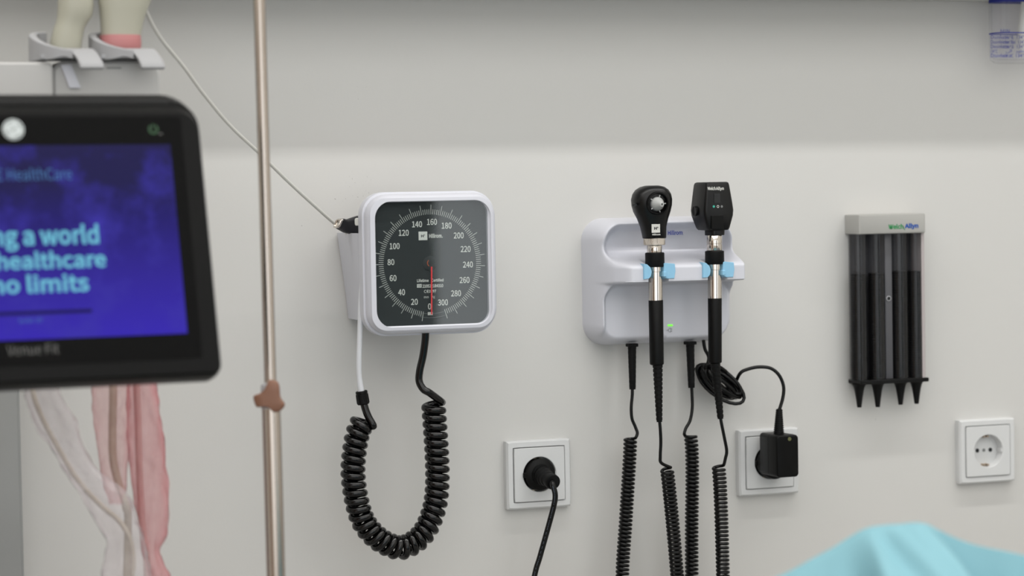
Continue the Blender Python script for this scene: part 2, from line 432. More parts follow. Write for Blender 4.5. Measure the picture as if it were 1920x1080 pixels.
# printing along the cord
bm = NB()
tx = text_bm('ANUSOLI  NNHS  H07A  D  D  D  R  G  ETRA-3  ANUSOE', .01)
D, LL = resample(cordp[12:62], .0015); xs = [v.co.x for v in tx.verts]; x0, x1 = min(xs), max(xs)
idx = {}
for v in tx.verts:
    s = (v.co.x-x0)/(x1-x0)*.125; j = min(int(s/.0015), len(D)-2); t = (D[j+1]-D[j]).normalized()
    p = D[j].lerp(D[j+1], s/.0015-j); side = t.cross(Vector((-.33, -.94, 0))).normalized(); fr = side.cross(t).normalized()
    if fr.y > 0: fr = -fr
    off = (v.co.y-.35)*.0029; idx[v] = bm.verts.new(p + side*off*-1 + fr*(math.sqrt(max(0, .0033**2-off*off))+.00012))
for f in tx.faces: bm.faces.new([idx[v] for v in f.verts])
tx.free(); obj('printing', bm, mat('cord_print', (92, 102, 116), .6), cord)

# ------------------------------------------------------------------ wall gauge
DG = .12                                  # front of the bezel
pg_ = wallplane(DG)
uL, _ = pg_.uv(690, 494); uR, _ = pg_.uv(936, 494); _, vT = pg_.uv(807, 361); _, vB = pg_.uv(807, 627)
gu, gv, gw, gh = (uL+uR)/2, (vT+vB)/2, (uR-uL)/2, (vT-vB)/2
iL, _ = pg_.uv(702.5, 494); iR, _ = pg_.uv(917.5, 494); _, iT = pg_.uv(810, 377.5); _, iB = pg_.uv(810, 609.5)
iu, iv, iw, ih = (iL+iR)/2, (iT+iB)/2, (iR-iL)/2, (iT-iB)/2
gauge = thing('blood_pressure_gauge', Vector((gu, 0, gv)), 'square white wall gauge with dark round scale and red needle', 'gauge')
bm = NB(); pz = wallplane(0)
def GL(hw, hh, rd, d, c=0): 
    return [pz.pt(gu+(iu-gu)*c+x, gv+(iv-gv)*c+y, d) for x, y in rr2(hw, hh, rd, 10)]
loft(bm, [GL(gw-.006, gh-.006, .022, .0885), GL(gw+.001, gh+.001, .026, .0895), GL(gw+.0015, gh+.0015, .026, .098), GL(gw+.001, gh+.001, .026, .1035),
          GL(gw-.001, gh-.001, .0255, .1042), GL(gw-.001, gh-.001, .0255, .109), GL(gw-.0025, gh-.0025, .025, .1155), GL(gw-.006, gh-.006, .022, .1192), GL(gw-.009, gh-.009, .019, .12),
          GL(iw+.0045, ih+.0045, .018, .1195, .8), GL(iw+.0015, ih+.0015, .0155, .1175, 1), GL(iw, ih, .0145, .1165, 1), GL(iw, ih, .0145, .1115, 1)], True, False)
obj('housing', bm, M_plastic, gauge)
bm = NB(); loft(bm, [GL(iw+.0005, ih+.0005, .0145, h, 1) for h in (.109, .1118)]); dial = obj('dial', bm, M_dial, gauge)
DD = .1120; pd = wallplane(DD); cu, cv = pd.uv(806.5, 493.5)
mm = mpp(at(806, 493, DD))
bm = NB()
def ang(v): return math.radians(2+(v-160)*1.15)
for v in range(10, 301, 2):
    a = ang(v); r0, r1 = 91.5*mm, (109.5 if v % 10 == 0 else 101)*mm; wd = .42*mm
    sx, cx_ = math.sin(a), math.cos(a)
    q = [(cu+r*sx+s*wd*cx_, cv+r*cx_-s*wd*sx) for r, s in ((r0, -1), (r1, -1), (r1, 1), (r0, 1))]
    bm.faces.new([bm.verts.new(pd.pt(x, y, .0001)) for x, y in q])
NUM = {0: (805.5, 574.5), 20: (777, 566), 40: (753, 548), 60: (737, 521.5), 80: (733, 491.5), 100: (740, 461.5), 120: (757, 436.5), 140: (782, 420.5), 160: (810, 416),
       180: (837.5, 423), 200: (860, 441.5), 220: (873, 467), 240: (877.3, 496), 260: (871, 525), 280: (855, 550), 300: (830.5, 567)}
for v, (x, y) in NUM.items():
    hw = {1: 3, 2: 6.3, 3: 9.3}[len(str(v))]; px_text(bm, str(v), pd, x-hw, x+hw, y-5.8, y+5.8, .0001, bold=.006)
px_text(bm, 'Hillrom.', pd, 804.5, 830, 438, 446, .0001, bold=.012)
px_text(bm, 'Lifetime    Certified', pd, 782, 831.5, 522.5, 528.5, .0001, bold=.01)
px_text(bm, '210522184310', pd, 792, 831, 533, 539, .0001, bold=.01)
px_text(bm, 'C€0297', pd, 795, 818, 543, 549, .0001, bold=.012)
px_text(bm, 'mm    Hg', pd, 795, 815.5, 554.5, 560.5, .0001)
u0, v0 = pd.uv(785, 450.5); u1, v1 = pd.uv(801, 434); quad(bm, pd, u0, u1, v0, v1, .0001, .0001)
u0, v0 = pd.uv(782, 539.5); u1, v1 = pd.uv(790.5, 532.5); quad(bm, pd, u0, u1, v0, v1, .0001, .0001)
u0, v0 = pd.uv(802.2, 591); u1, v1 = pd.uv(811.2, 585); quad(bm, pd, u0, u1, v0, v1, .0001, .0001)
obj('scale_markings', bm, M_print, dial)
bm = NB()
px_text(bm, "H'", pd, 789.5, 796.5, 439.5, 445, .0003, bold=.012); obj('emblem', bm, M_dark, dial)
bm = NB(); px_text(bm, 'SN', pd, 783.3, 789.3, 533.7, 538.3, .0003)
obj('serial_mark', bm, M_dark, dial)
bm = NB(); arcband(bm, pd, cu, cv, 94.5*mm, 95.2*mm, math.radians(257), math.radians(287), .0001); arcband(bm, pd, cu, cv, 102*mm, 102.6*mm, math.radians(257), math.radians(287), .0001)
obj('scale_arc', bm, M_greydot, dial)
bm = NB(); hu, hv = pd.uv(806, 494)
lathe(bm, [(pd.pt(hu, hv, .0001), 14*mm), (pd.pt(hu, hv, .0004), 13*mm), (pd.pt(hu, hv, .0010), 9*mm), (pd.pt(hu, hv, .0014), 4*mm)]); hub = obj('hub', bm, mat('hub_grey', (52, 56, 57), .6, spec=.3), gauge)
bm = NB(); arcband(bm, pd, hu+1*mm, hv+1*mm, 6*mm, 7.5*mm, math.radians(130), math.radians(235), .0019); obj('hub_reflection', bm, mat('orange_reflection', (180, 90, 50), .4), hub)  # orange reflection on the hub, painted in as an arc
bm = NB(); u0, v0 = pd.uv(808.2, 589.5); u1, v1 = pd.uv(808, 500)
wq = 1.35*mm
loft(bm, [[pd.pt(u0-wq*.9, v0, h), pd.pt(u0+wq*.9, v0, h), pd.pt(u1+wq, v1, h), pd.pt(u1-wq, v1, h)] for h in (.0021, .0025)])
tag(obj('needle', bm, M_red, gauge), 'thin red needle pointing down to zero')
bm = NB(); loft(bm, [GL(iw+.0002, ih+.0002, .0145, h, 1) for h in (.1152, .1164)]); obj('glass', bm, M_glass, gauge)
# storage basket behind it
bx0 = at(630, 450, 0).x; bx1 = gu+gw-.01
zt_, zb_ = at(655, 437, .05).z, at(655, 604, .05).z
def BL(z, ins, d1, r=.006, e=0):
    pts = []
    hw = (bx1-bx0)/2-ins; c = (bx0+bx1)/2; hd = d1/2
    for x, y in rr2(hw-e, hd-e, r, 5): pts.append(Vector((c+x, -hd-.0005-y*1.0, z)))
    return pts
bm = NB()
loft(bm, [BL(zb_, .014, .060, .006, .004), BL(zb_+.002, .011, .063), BL(zb_+.03, .0085, .068), BL(zt_-.002, 0, .088), BL(zt_, 0, .0885), BL(zt_, 0, .0885, .005, .0025), BL(zb_+.02, .009, .064, .005, .003)])
tag(obj('storage_basket', bm, M_plastic, gauge), 'white tapered holder behind the gauge')

# black cuff piece poking out of the basket
cuff = thing('pressure_cuff', at(650, 440, .05), 'black strap end with shiny metal tip poking out of the white holder', 'cuff')
bm = NB(); rows = [(634.5, 419, 9), (638, 419.5, 10.5), (643, 422, 11.5), (648, 424, 12.3), (658, 424, 15), (672, 425, 20.5), (690, 431, 25), (706, 445, 26)]
loops = []
for i, (x, y, h) in enumerate(rows):
    c = at(x, y, .070-.004*i); s = mpp(c); t = Vector((.80, .30, -.25)).normalized() if i < 3 else Vector((.9, .30, -.2)).normalized()
    upv = Vector((.42, 0, .9)) if i < 2 else (Vector((.2, 0, .97)) if i < 4 else Vector((0, 0, 1)))
    sd = Vector((-.3, .95, 0))
    loops.append([c + upv*(h*s*y_) + sd*(.0052*x_) for x_, y_ in rr2(1, 1, .45, 4)])
loft(bm, loops); obj('strap', bm, M_cuff, cuff)
bm = NB(); c = at(634, 418.8, .0702); s = mpp(c)
ax = Vector((-.85, -.25, .12)).normalized()
loft(bm, [[c + ax*h + Vector((.42, 0, .9))*(9.3*s*y_*k) + Vector((-.3, .95, 0))*(.0055*x_*k) for x_, y_ in rr2(1, 1, .45, 4)] for h, k in ((-.0010, 1.02), (.0010, 1.02), (.0016, .9), (.0016, .72), (.0002, .65))])
tag(obj('metal_tip', bm, M_chrome, cuff), 'shiny metal tip')
bm = NB(); pc = Plane(at(671, 416, .0755), Vector((.95, -.31, 0)), Vector((0, 0, 1)))
plate(bm, pc, 0, 0, [(.0035, .0042, .002, -.012), (.0035, .0042, .002, 0), (.003, .0037, .0018, .0006)]); tag(obj('tag', bm, M_print, cuff), 'small white tag')

# coiled air hose of the gauge
hose = thing('coiled_hose', at(797, 629, .1), 'thick glossy black coiled hose hanging in a U below the square gauge', 'hose')
DH = .085
path = catmull([at(x, y, DH) for x, y in ((812, 748), (815, 790), (819, 850), (820, 905), (815, 950), (800, 990), (780, 1014), (752, 1027), (724, 1019), (700, 1002), (680, 975), (668, 935), (662, 890), (664, 850), (671, 812), (684, 782))], 12)
sm = mpp(at(800, 900, DH))
cp_ = coil_pts(path, 16.8*sm, 15.7*sm, 18, ph0=PI*.55)
lead = [at(x, y, d) for x, y, d in ((798, 622, .105), (797, 640, .103), (793, 668, .1), (787, 695, .098), (786, 715, .097), (794, 730, .1), (806, 737, .101))]
lead = catmull(lead + [cp_[8], cp_[9]], 6)[:-7]
tail = [at(x, y, d) for x, y, d in ((700, 799, .092), (692, 784, .09), (686, 770, .088), (681, 752, .086), (679, 742, .086))]
tail = catmull([cp_[-11], cp_[-10]] + tail, 6)[7:]
bm = NB(); tube(bm, lead + cp_[9:-10] + tail, 7.0*sm, 18); obj('hose_coil', bm, M_hose, hose)
bm = NB(); A, B = at(677.5, 733, .086), at(681.5, 758, .086)
rings = [(A, .0060), (A.lerp(B, .02), .0066), (A.lerp(B, .16), .0068), (A.lerp(B, .2), .0064), (A.lerp(B, .94), .0068), (B, .0062)]
lathe(bm, rings, 24)
for k in range(12):
    a_, b_ = frame_of(B-A); d_ = a_*math.cos(k*PI/6)+b_*math.sin(k*PI/6)
    tube(bm, [A.lerp(B, .25)+d_*.0066, A.lerp(B, .9)+d_*.0068], .0006, 5)
obj('connector', bm, M_black, hose)
bm = NB(); tp = catmull([at(x, y, d) for x, y, d in ((690, 455, .076), (682, 500, .082), (677, 560, .086), (675, 620, .087), (673, 680, .087), (674, 710, .086), (678, 738, .086))], 8)
tube(bm, tp, [.0031]*(len(tp)-9)+[.0031+.0008*k/8 for k in range(9)], 12); tag(obj('air_tube', bm, M_tube, hose), 'straight milky white tube')

# ------------------------------------------------------------------ wall unit with two instruments
x0, x1 = at(1091, 530, 0).x, at(1381, 560, .05).x
z1, z0 = at(1240, 407, .03).z, at(1240, 645, .03).z
W_, H_ = x1-x0, z1-z0
def sst(a, b, x):
    t = max(0, min(1, (x-a)/(b-a))); return t*t*(3-2*t)
def sdrr(px, pz_, cx, cz, hw, hh, r):
    qx, qz = abs(px-cx)-(hw-r), abs(pz_-cz)-(hh-r)
    return math.hypot(max(qx, 0), max(qz, 0)) + min(max(qx, qz), 0) - r
NOTCH = [at(1230.5, 508, .085).x, at(1340.5, 506, .085).x]
def depth(x, z):
    b = (z1-z)/H_; cx = (x0+x1)/2
    d = .058
    up = sdrr(x, z, (x0+.0075+x1-.010)/2, z1-H_*.215, (x1-.010-x0-.0075)/2, H_*.175, .027)
    lo = sdrr(x, z, (x0+.0085+x1-.003)/2, z1-H_*.86, (x1-.003-x0-.0085)/2, H_*.35, .020)
    mu = sst(.004, -.010, up); ml = sst(.0035, -.0035, lo)
    d -= .022*mu + .014*ml
    sh = sst(.24, .385, b)**1.4*sst(.515, .495, b)
    shw = sst(x0-.002, x0+.028, x)
    d += sh*shw*(.034 + .0*mu) + sh*.022*mu
    for nx in NOTCH:
        k = sst(.0125, .0115, abs(x-nx)); d -= k*max(0, d-.066)
    return d
rad = .027
e_ = [0, .0015, .004, .008, .013, .02, .03, .045, .065, .09]
def axis_samples(n): 
    a = [(.5-.5*math.cos(PI*i/n)) for i in range(n+1)]; b = [i/n for i in range(n+1)]
    return [(.45*p+.55*q) for p, q in zip(a, b)]
unit = thing('diagnostic_wall_unit', Vector((x0+W_/2, 0, z0)), 'white moulded wall unit with shelf holding two black instruments', 'wall unit')
bm = NB(); rows = []
for tv in axis_samples(120):
    z = z1-tv*H_
    e = min(z1-z, z-z0); ins = 0 if e >= rad else rad-math.sqrt(max(0, rad*rad-(rad-e)**2))
    row = []
    for tu in axis_samples(190):
        x = x0+ins+(W_-2*ins)*tu
        ed = max(0, -sdrr(x, z, (x0+x1)/2, (z0+z1)/2, W_/2, H_/2, rad))
        rr = .012 if x < (x0+x1)/2 else .010
        k = math.sqrt(max(0, 1-(1-min(ed/rr, 1))**2))
        row.append(bm.verts.new((x, -depth(x, z)*k, z)))
    rows.append(row)
for A, B in zip(rows, rows[1:]):
    for i in range(len(A)-1): bm.faces.new((A[i], A[i+1], B[i+1], B[i]))
bmesh.ops.remove_doubles(bm, verts=bm.verts, dist=1e-6)
obj('body', bm, M_plastic, unit, 60)
pu = wallplane(.0415)
bm = NB(); px_text(bm, 'Hillrom', pu, 1251.5, 1279, 431.8, 440.5, .0012, bold=.012); u0, v0 = pu.uv(1280, 440.5); disc(bm, pu, u0, v0+.0003, .0003, .0012, .0002)
tag(obj('brand_lettering', bm, M_navy, unit), 'dark blue brand lettering')
pl_ = wallplane(.0444)
bm = NB()
for k in range(3):
    u0, v0 = pl_.uv(1252+k*3.2, 611.5); u1, v1 = pl_.uv(1254.4+k*3.2, 608.5)
    quad(bm, pl_, u0, u1, v0, v1, .0006, .0006)
tag(obj('charge_light', bm, M_led, unit), 'lit green charge light')
bm = NB(); u0, v0 = pl_.uv(1256, 619); s = mpp(at(1256, 619, .045))
arcband(bm, pl_, u0, v0, 3.1*s, 3.7*s, math.radians(70), math.radians(290), .0005, 16)
for a, b, c, d in ((1.5, 2.1, -3.8, 3.8), (2, 4.8, 1.7, 2.3), (2, 4.8, -2.3, -1.7), (-7, -3.6, -.4, .3)): quad(bm, pl_, u0+a*s, u0+b*s, v0+c*s, v0+d*s, .0005, .0002)
tag(obj('plug_symbol', bm, M_greydot, unit), 'small grey plug symbol')
# light blue cradle clips
def clip(poly_px, d0, d1, tap):
    bm = NB(); lo = [at(x, y, d1) for x, y in poly_px]
    c = sum(lo, Vector())/len(lo)
    L0 = [Vector((p.x, -d0, p.z)) for p in lo]
    L1 = [Vector((p.x, -(d1-.0015), p.z)) for p in lo]; L2 = [Vector((c.x+(p.x-c.x)*tap, -d1, c.z+(p.z-c.z)*tap)) for p in lo]
    loft(bm, [L0, L1, L2]); return bm
def clips(ox, oy):
    def S(P): return [(x+ox, y+oy) for x, y in P]
    obj('cradle_clip', clip(S([(1207.5, 494.5), (1214, 495.5), (1220, 501), (1222.5, 509), (1221, 518), (1217, 523), (1207.5, 524)]), .062, .0945, .94), M_blue, unit)
    b = obj('cradle_clip', clip(S([(1244.5, 494), (1250, 493), (1266, 494.5), (1267.3, 508), (1265, 522.5), (1252, 523), (1244, 520)]), .062, .0935, .93), M_blue, unit)
    bm = NB(); p = at(1246.5+ox, 514+oy, .0955); box(bm, p+Vector((-.002, -.0008, -.003)), p+Vector((.002, .006, .003)), .0006, 1); obj('clip_catch', bm, M_blue, b)
    bm = NB(); nx = NOTCH[0 if ox == 0 else 1]; zz = at(1230+ox, 495+oy, .07).z
    A, B = [], []
    for k in range(25):
        a = PI*k/24; A.append((nx+.0112*math.cos(a), -.0785+.0112*math.sin(a))); B.append((nx+.0135*math.cos(a), -.0785+.0135*math.sin(a)))
    lp = A+B[::-1]
    loft(bm, [[Vector((x, y, z)) for x, y in lp] for z in (zz-.018, zz)])
    obj('cradle_liner', bm, M_blue, unit)
clips(0, 0); clips(110.5, -2.6)
# cord sockets under the unit and power cord outlet
def ridged(bm, pts, n_ribs, segs=22, gap=.12):
    """pts = [(centre, radius)...] two ends; stepped ribs between"""
    (A, ra), (B, rb) = pts; rings = []
    for k in range(n_ribs):
        for t, f in ((0, 1), (.62, 1), (.66, 1-gap), (.97, 1-gap)):
            q = (k+t)/n_ribs; rings.append((A.lerp(B, q), (ra+(rb-ra)*q)*f))
    rings.append((B, rb)); lathe(bm, rings, segs)
def lath_px(bm, prof, d, segs=28):
    rings = []
    for x, y, hw in prof:
        c = at(x, y, d); rings.append((c, hw*mpp(c)))
    lathe(bm, rings, segs, axis=Vector((0, 0, -1)))

DI = .084
# otoscope
oto = thing('otoscope', at(1230, 520, DI), 'black rounded instrument head with grey ear cone, left handle in white unit', 'otoscope')
bm = NB(); loops = []
prof = [(446.5, 1206.8, 1247, .012, .0835), (440, 1206, 1246.8, .0135, .084), (425, 1202.5, 1247, .0142, .0845), (410, 1196.5, 1250.5, .0150, .085), (397, 1189.5, 1255, .0162, .0855),
        (385, 1186.2, 1257.5, .0175, .086), (374, 1185.5, 1257.8, .0182, .086), (364, 1188, 1255.5, .018, .086), (356, 1193.5, 1250.5, .0168, .0855), (350.5, 1202, 1243, .0140, .085), (347.8, 1212, 1233, .0085, .0845)]
for y, a, b, hd, dc in prof:
    p = at(a, y, dc-.000); q = at(b, y, dc); c = (p+q)/2; hw = (q-p).length/2*.985
    L = []
    for k in range(40):
        t = 2*PI*k/40; co, si = math.cos(t), math.sin(t); ex = 2/2.5
        L.append(c + Vector((hw*math.copysign(abs(co)**ex, co), -hd*math.copysign(abs(si)**ex, si), 0)))
    loops.append(L)
loft(bm, loops); head = obj('head', bm, M_satin, oto, 50)
bm = NB(); rc = at(1230.5, 381, .100); s = mpp(rc); ay = Vector((0, -1, 0)); rcx = rc
rings = [(rc+ay*-.004, 22*s), (rc+ay*.0052, 22*s), (rc+ay*.0068, 21*s), (rc+ay*.0070, 19*s), (rc+ay*.0055, 18*s), (rc+ay*.001, 17.5*s)]
lathe(bm, rings, 40, axis=ay); tag(obj('lens_ring', bm, M_black, head), 'black ring around the cone')
bm = NB(); cc = rc+Vector((-.0005, 0, -.0006)); ax = Vector((.06, -1, -.06)).normalized()
rings = [(cc+ax*.0008, 14*s), (cc+ax*.003, 13.6*s), (cc+ax*.006, 12.2*s), (cc+ax*.0095, 9*s), (cc+ax*.013, 5.8*s), (cc+ax*.0152, 4.6*s), (cc+ax*.0157, 3.8*s), (cc+ax*.0157, 2.2*s), (cc+ax*.013, 2*s)]
lathe(bm, rings, 32, axis=ax)
for k in range(5):
    a_, b_ = frame_of(ax); d_ = a_*math.cos(k*2*PI/5+.6)+b_*math.sin(k*2*PI/5+.6)
    tube(bm, [cc+ax*.004+d_*13*s, cc+ax*.004+d_*17.5*s], 1.3*s, 6)
tag(obj('ear_cone', bm, mat('ear_cone_grey', (176, 178, 176), .45), head), 'light grey cone with small open tip')
bm = NB(); disc(bm, wallplane(.0), *wallplane(.0985).uv(1192, 384), .0016, .0982, .006, 12); obj('insufflation_port', bm, M_hole, head)
po = wallplane(.0989)
bm = NB(); u0, v0 = po.uv(1222.3, 436.5); u1, v1 = po.uv(1237.3, 420); quad(bm, po, u0, u1, v0, v1, .0002, .0010); px_text(bm, 'Hillrom', po, 1223, 1238, 437.8, 441.3, .0002, bold=.012)
bd = obj('badge', bm, M_print, head)
bm = NB(); px_text(bm, "H'", po, 1226.3, 1233.8, 425.3, 430.7, .0004, bold=.02); obj('emblem', bm, M_dark, bd)
bm = NB()
c0, c1 = at(1226.7, 446.3, DI), at(1226.9, 459.5, DI); r_ = 20*mpp(c0)
lathe(bm, [(c0, r_*.96), (c0.lerp(c1, .06), r_), (c0.lerp(c1, .94), r_), (c1, r_*.96)], 60)
for i in range(44):                       # knurling
    for sgn in (-1, 1):
        P_ = [c0.lerp(c1, .08+.84*q/5)+Vector((r_*math.cos(2*PI*i/44+sgn*q*.06), r_*math.sin(2*PI*i/44+sgn*q*.06), 0)) for q in range(6)]
        tube(bm, P_, .00022, 4, False)
tag(obj('locking_collar', bm, M_knurl, oto), 'knurled silver collar')
def handle(root, prof_chrome, sleeve, chrome2, grip, segs=36):
    bm = NB(); lath_px(bm, prof_chrome, DI, segs); obj('neck', bm, M_chrome, root)
    bm = NB(); lath_px(bm, sleeve, DI, segs); obj('sleeve', bm, M_rubber, root)
    bm = NB(); lath_px(bm, chrome2, DI, segs); obj('shaft', bm, M_chrome, root)
    bm = NB(); lath_px(bm, grip, DI, segs); return obj('handle_grip', bm, M_black, root)
handle(oto, [(1227, 459.5, 14), (1227, 460.5, 14.4), (1227.1, 473, 14.4), (1227.1, 474.5, 14)],
       [(1227.5, 473.5, 17), (1227.5, 475, 18.2), (1228, 498.5, 18.2), (1228, 500.5, 17.2)],
       [(1228.7, 499, 13.4), (1228.8, 508, 13.4), (1228.8, 508.6, 12.8), (1228.8, 509.6, 12.8), (1228.8, 510.2, 13.5), (1229.3, 563, 13.5)],
       [(1229.6, 562.3, 13.2), (1229.6, 563.2, 13.8), (1231.4, 680, 13.3), (1231.5, 683, 12.9), (1231.6, 684.5, 10)])

# ophthalmoscope
oph = thing('ophthalmoscope', at(1340, 520, DI), 'black tapered box-shaped instrument head with three small dots, right handle in unit', 'ophthalmoscope')
prof = [(441, 1325, 1354.5, .0095, .5), (432, 1325, 1355, .0098, .5), (431, 1315, 1361, .0135, .35), (427, 1312, 1362.5, .0145, .3), (415, 1308, 1365.5, .0155, .25), (404, 1304.5, 1368.5, .016, .22), (394, 1303.3, 1369.3, .016, .2),
        (380, 1304.8, 1367, .016, .2), (360, 1307, 1363.3, .0155, .2), (347, 1308.3, 1361, .015, .22), (343, 1309.5, 1360, .0143, .25), (341.4, 1312, 1357.5, .0125, .3)]
bm = NB(); loops = []
for y, a, b, hd, rd in prof:
    p = at(a, y, DI); q = at(b, y, DI); c = (p+q)/2; hw = (q-p).length/2*.97
    # chamfered front: wider at the back, narrower face
    pts = []
    for x_, y_ in rr2(hw, hd, min(hd, hw)*rd, 4):
        f = 1 - (.16 if y_ < 0 else .0)*min(1, abs(y_)/hd); pts.append(c + Vector((x_*f + (.0012 if y_ < 0 else 0), y_, 0)))
    loops.append(pts)
loft(bm, loops); head2 = obj('head', bm, M_satin, oph, 40)
pf = wallplane(.1003)
bm = NB(); px_text(bm, 'Welch', pf, 1326.5, 1341.5, 350, 356.5, .0003, bold=.012); px_text(bm, 'Allyn', pf, 1342, 1357, 350, 358, .0003, bold=.012)
tag(obj('brand_lettering', bm, M_print, head2), 'white brand lettering')
bm = NB(); u0, v0 = pf.uv(1339, 380.5); u1, v1 = pf.uv(1350, 363); quad(bm, pf, u0, u1, v0, v1, .0002, .002); obj('lens_window', bm, M_hose, head2)
bm = NB(); u0, v0 = pf.uv(1333.5, 430); u1, v1 = pf.uv(1356, 403); plate(bm, pf, (u0+u1)/2, (v0+v1)/2, [((u1-u0)/2, (v1-v0)/2, .001, -.003), ((u1-u0)/2, (v1-v0)/2, .001, .0004), ((u1-u0)/2-.0006, (v1-v0)/2-.0006, .001, .001)]); obj('lens_dial', bm, M_black, head2)
s = mpp(at(1345, 387, .1))
for x_, m_, nm in ((1338.3, mat('dot_teal', (60, 170, 150), .5), 'filled green dot'), (1346, M_print, 'white ring'), (1353.2, M_greydot, 'grey spotted ring')):
    bm = NB(); u0, v0 = pf.uv(x_, 387.2)
    if nm[0] == 'w': arcband(bm, pf, u0, v0, 1.6*s, 2.5*s, 0, 2*PI, .0003, 20)
    else: disc(bm, pf, u0, v0, 2.3*s, .0003, .0004, 18)
    tag(obj('indicator_dot', bm, m_, head2), nm)
bm = NB(); c = at(1304, 396, .08); lathe(bm, [(c+Vector((-.0012, 0, 0)), .0052), (c+Vector((-.0016, 0, 0)), .0058), (c+Vector((.003, 0, 0)), .0058)], 24, axis=Vector((1, 0, 0))); obj('focus_wheel', bm, M_rubber, head2)
handle(oph, [(1339.3, 441, 14), (1339.3, 442, 14.6), (1339.4, 455.5, 14.6), (1339.4, 456, 14), (1339.4, 457, 14), (1339.4, 457.6, 14.6), (1339.6, 470.5, 14.6), (1339.6, 471.5, 14)],
       [(1339.7, 470.3, 17), (1339.7, 471.5, 18), (1340, 493.5, 18), (1340, 495.5, 17)],
       [(1340, 494, 13.2), (1340, 504.5, 13.2), (1340, 505, 12.6), (1340, 506, 12.6), (1340, 506.6, 13.2), (1340.2, 559, 13.2)],
       [(1340.2, 558, 12.8), (1340.2, 559, 13.2), (1340.8, 676, 12.7), (1341, 679.5, 12.4), (1341.2, 681, 9)])

def cord(root, relief_a, legs_a, coilA, bottom, coilB, legs_b, relief_b, plugcap):
    """a coiled cord from the wall unit (b) down, round and up to the handle (a)"""
    c = NB()
    sA = mpp(at(coilA[0][0], coilA[0][1], .07))
    pth = catmull([at(*p) for p in coilA + bottom + coilB[::-1]], 12)
    cc_ = coil_pts(pth, 10.3*sA, 7.75*sA, 14, ph0=PI*.5)
    la = [at(*p) for p in legs_a]; lb = [at(*p) for p in legs_b]
    la = catmull(la+[cc_[7], cc_[8]], 6)[:-7]; lb = catmull([cc_[-9], cc_[-8]]+lb[::-1], 6)[7:]
    tube(c, la+cc_[8:-8]+lb, 3.05*sA, 12)
    co = obj('coiled_cord', c, M_cord, root)
    c = NB(); (A, ra), (B, rb) = [(at(*p[:3]), p[3]*sA) for p in relief_a]; ridged(c, [(A, ra), (B, rb)], 13); obj('strain_relief', c, M_rubber, co)
    c = NB(); (A, ra), (B, rb) = [(at(*p[:3]), p[3]*sA) for p in relief_b]; ridged(c, [(A, ra), (B, rb)], 9, gap=.04)
    pa = at(*plugcap[:3]); hw = plugcap[3]*sA
    box(c, pa+Vector((-hw, -hw*.9, -.0016)), pa+Vector((hw, hw*.9, .0022)), .0005, 1)
    obj('cord_plug', c, M_rubber, co)
cord(oto, [(1233, 684, DI, 9.5), (1236.3, 791, DI, 5.8)], [(1236.3, 785, DI), (1238, 805, DI), (1239, 830, .083), (1238, 855, .082), (1240, 868, .081)],
     [(1250, 876, .078), (1254, 910, .075), (1260, 970, .07), (1268, 1060, .065), (1272, 1120, .06)], [(1266, 1180, .055), (1245, 1225, .05), (1218, 1240, .047), (1190, 1220, .045), (1172, 1175, .043)],
     [(1182, 818, .036), (1181, 850, .037), (1178, 900, .038), (1173, 980, .04), (1167, 1080, .042)],
     [(1185.5, 724, .035), (1185.5, 740, .035), (1183.5, 765, .035), (1185, 785, .035), (1191, 800, .035), (1195, 812, .036)], [(1185, 649, .035, 8.2), (1186, 730, .035, 6.2)], (1185, 647.5, .035, 9.6))
cord(oph, [(1341, 681, DI, 9.5), (1351, 785, DI, 6)], [(1350.5, 780, DI), (1353, 795, DI), (1358, 820, .083), (1362.5, 845, .081), (1360, 860, .08)],
     [(1347, 871, .078), (1350, 910, .077), (1352.5, 970, .075), (1355, 1060, .073), (1356, 1120, .07)], [(1352, 1180, .066), (1340, 1220, .062), (1322, 1235, .058), (1306, 1215, .055), (1298, 1175, .052)],
     [(1294, 812, .038), (1297, 840, .039), (1298, 900, .042), (1297, 980, .045), (1297, 1080, .049)],
     [(1296.5, 720, .035), (1297.5, 740, .035), (1298, 765, .035), (1294, 788, .036), (1286, 803, .037), (1283, 814, .038)], [(1294, 645, .035, 8.2), (1296.5, 727, .035, 6.4)], (1294, 643.5, .035, 9.8))

# ------------------------------------------------------------------ power adapter
ad = thing('power_adapter', SL[1]+Vector((0, -.013, 0)), 'boxy black power adapter with bundled cable plugged into a wall socket', 'power adapter')
P = Plane(SL[1], Vector((1, 0, 0)), Vector((0, 0, 1)))
bm = NB(); loft(bm, [cir(.0188, -.002), cir(.0188, .014), cir(.0196, .0145), cir(.0198, .026), cir(.019, .0275)]); 
box(bm, P.pt(-.0215, -.003, .0135), P.pt(-.017, .003, .0175), .0006, 1)
obj('plug', bm, M_rubber, ad)
pA = wallplane(.072); uL, _ = pA.uv(1456.5, 855); uR, _ = pA.uv(1497.5, 855); _, vT = pA.uv(1477, 816); _, vB = pA.uv(1477, 895)
cu_, cv_, hw, hh = (uL+uR)/2, (vT+vB)/2, (uR-uL)/2, (vT-vB)/2
pz = wallplane(0); bm = NB()
plate(bm, pz, cu_, cv_, [(hw-.001, hh-.001, .004, .0255), (hw, hh, .0045, .027), (hw, hh, .0045, .0485), (hw-.0003, hh-.0003, .0045, .0488), (hw-.0003, hh-.0003, .0045, .0492), (hw, hh, .0045, .0495), (hw, hh, .0045, .0705), (hw-.0005, hh-.0005, .004, .0718), (hw-.0015, hh-.0015, .003, .0725)], 5)
body = obj('body', bm, M_black, ad)
bm = NB(); u0, v0 = pA.uv(1480, 823); disc(bm, pA, u0, v0, .0023, .0008, .001, 20); tag(obj('indicator_lamp', bm, M_amber, body), 'small olive indicator lamp')
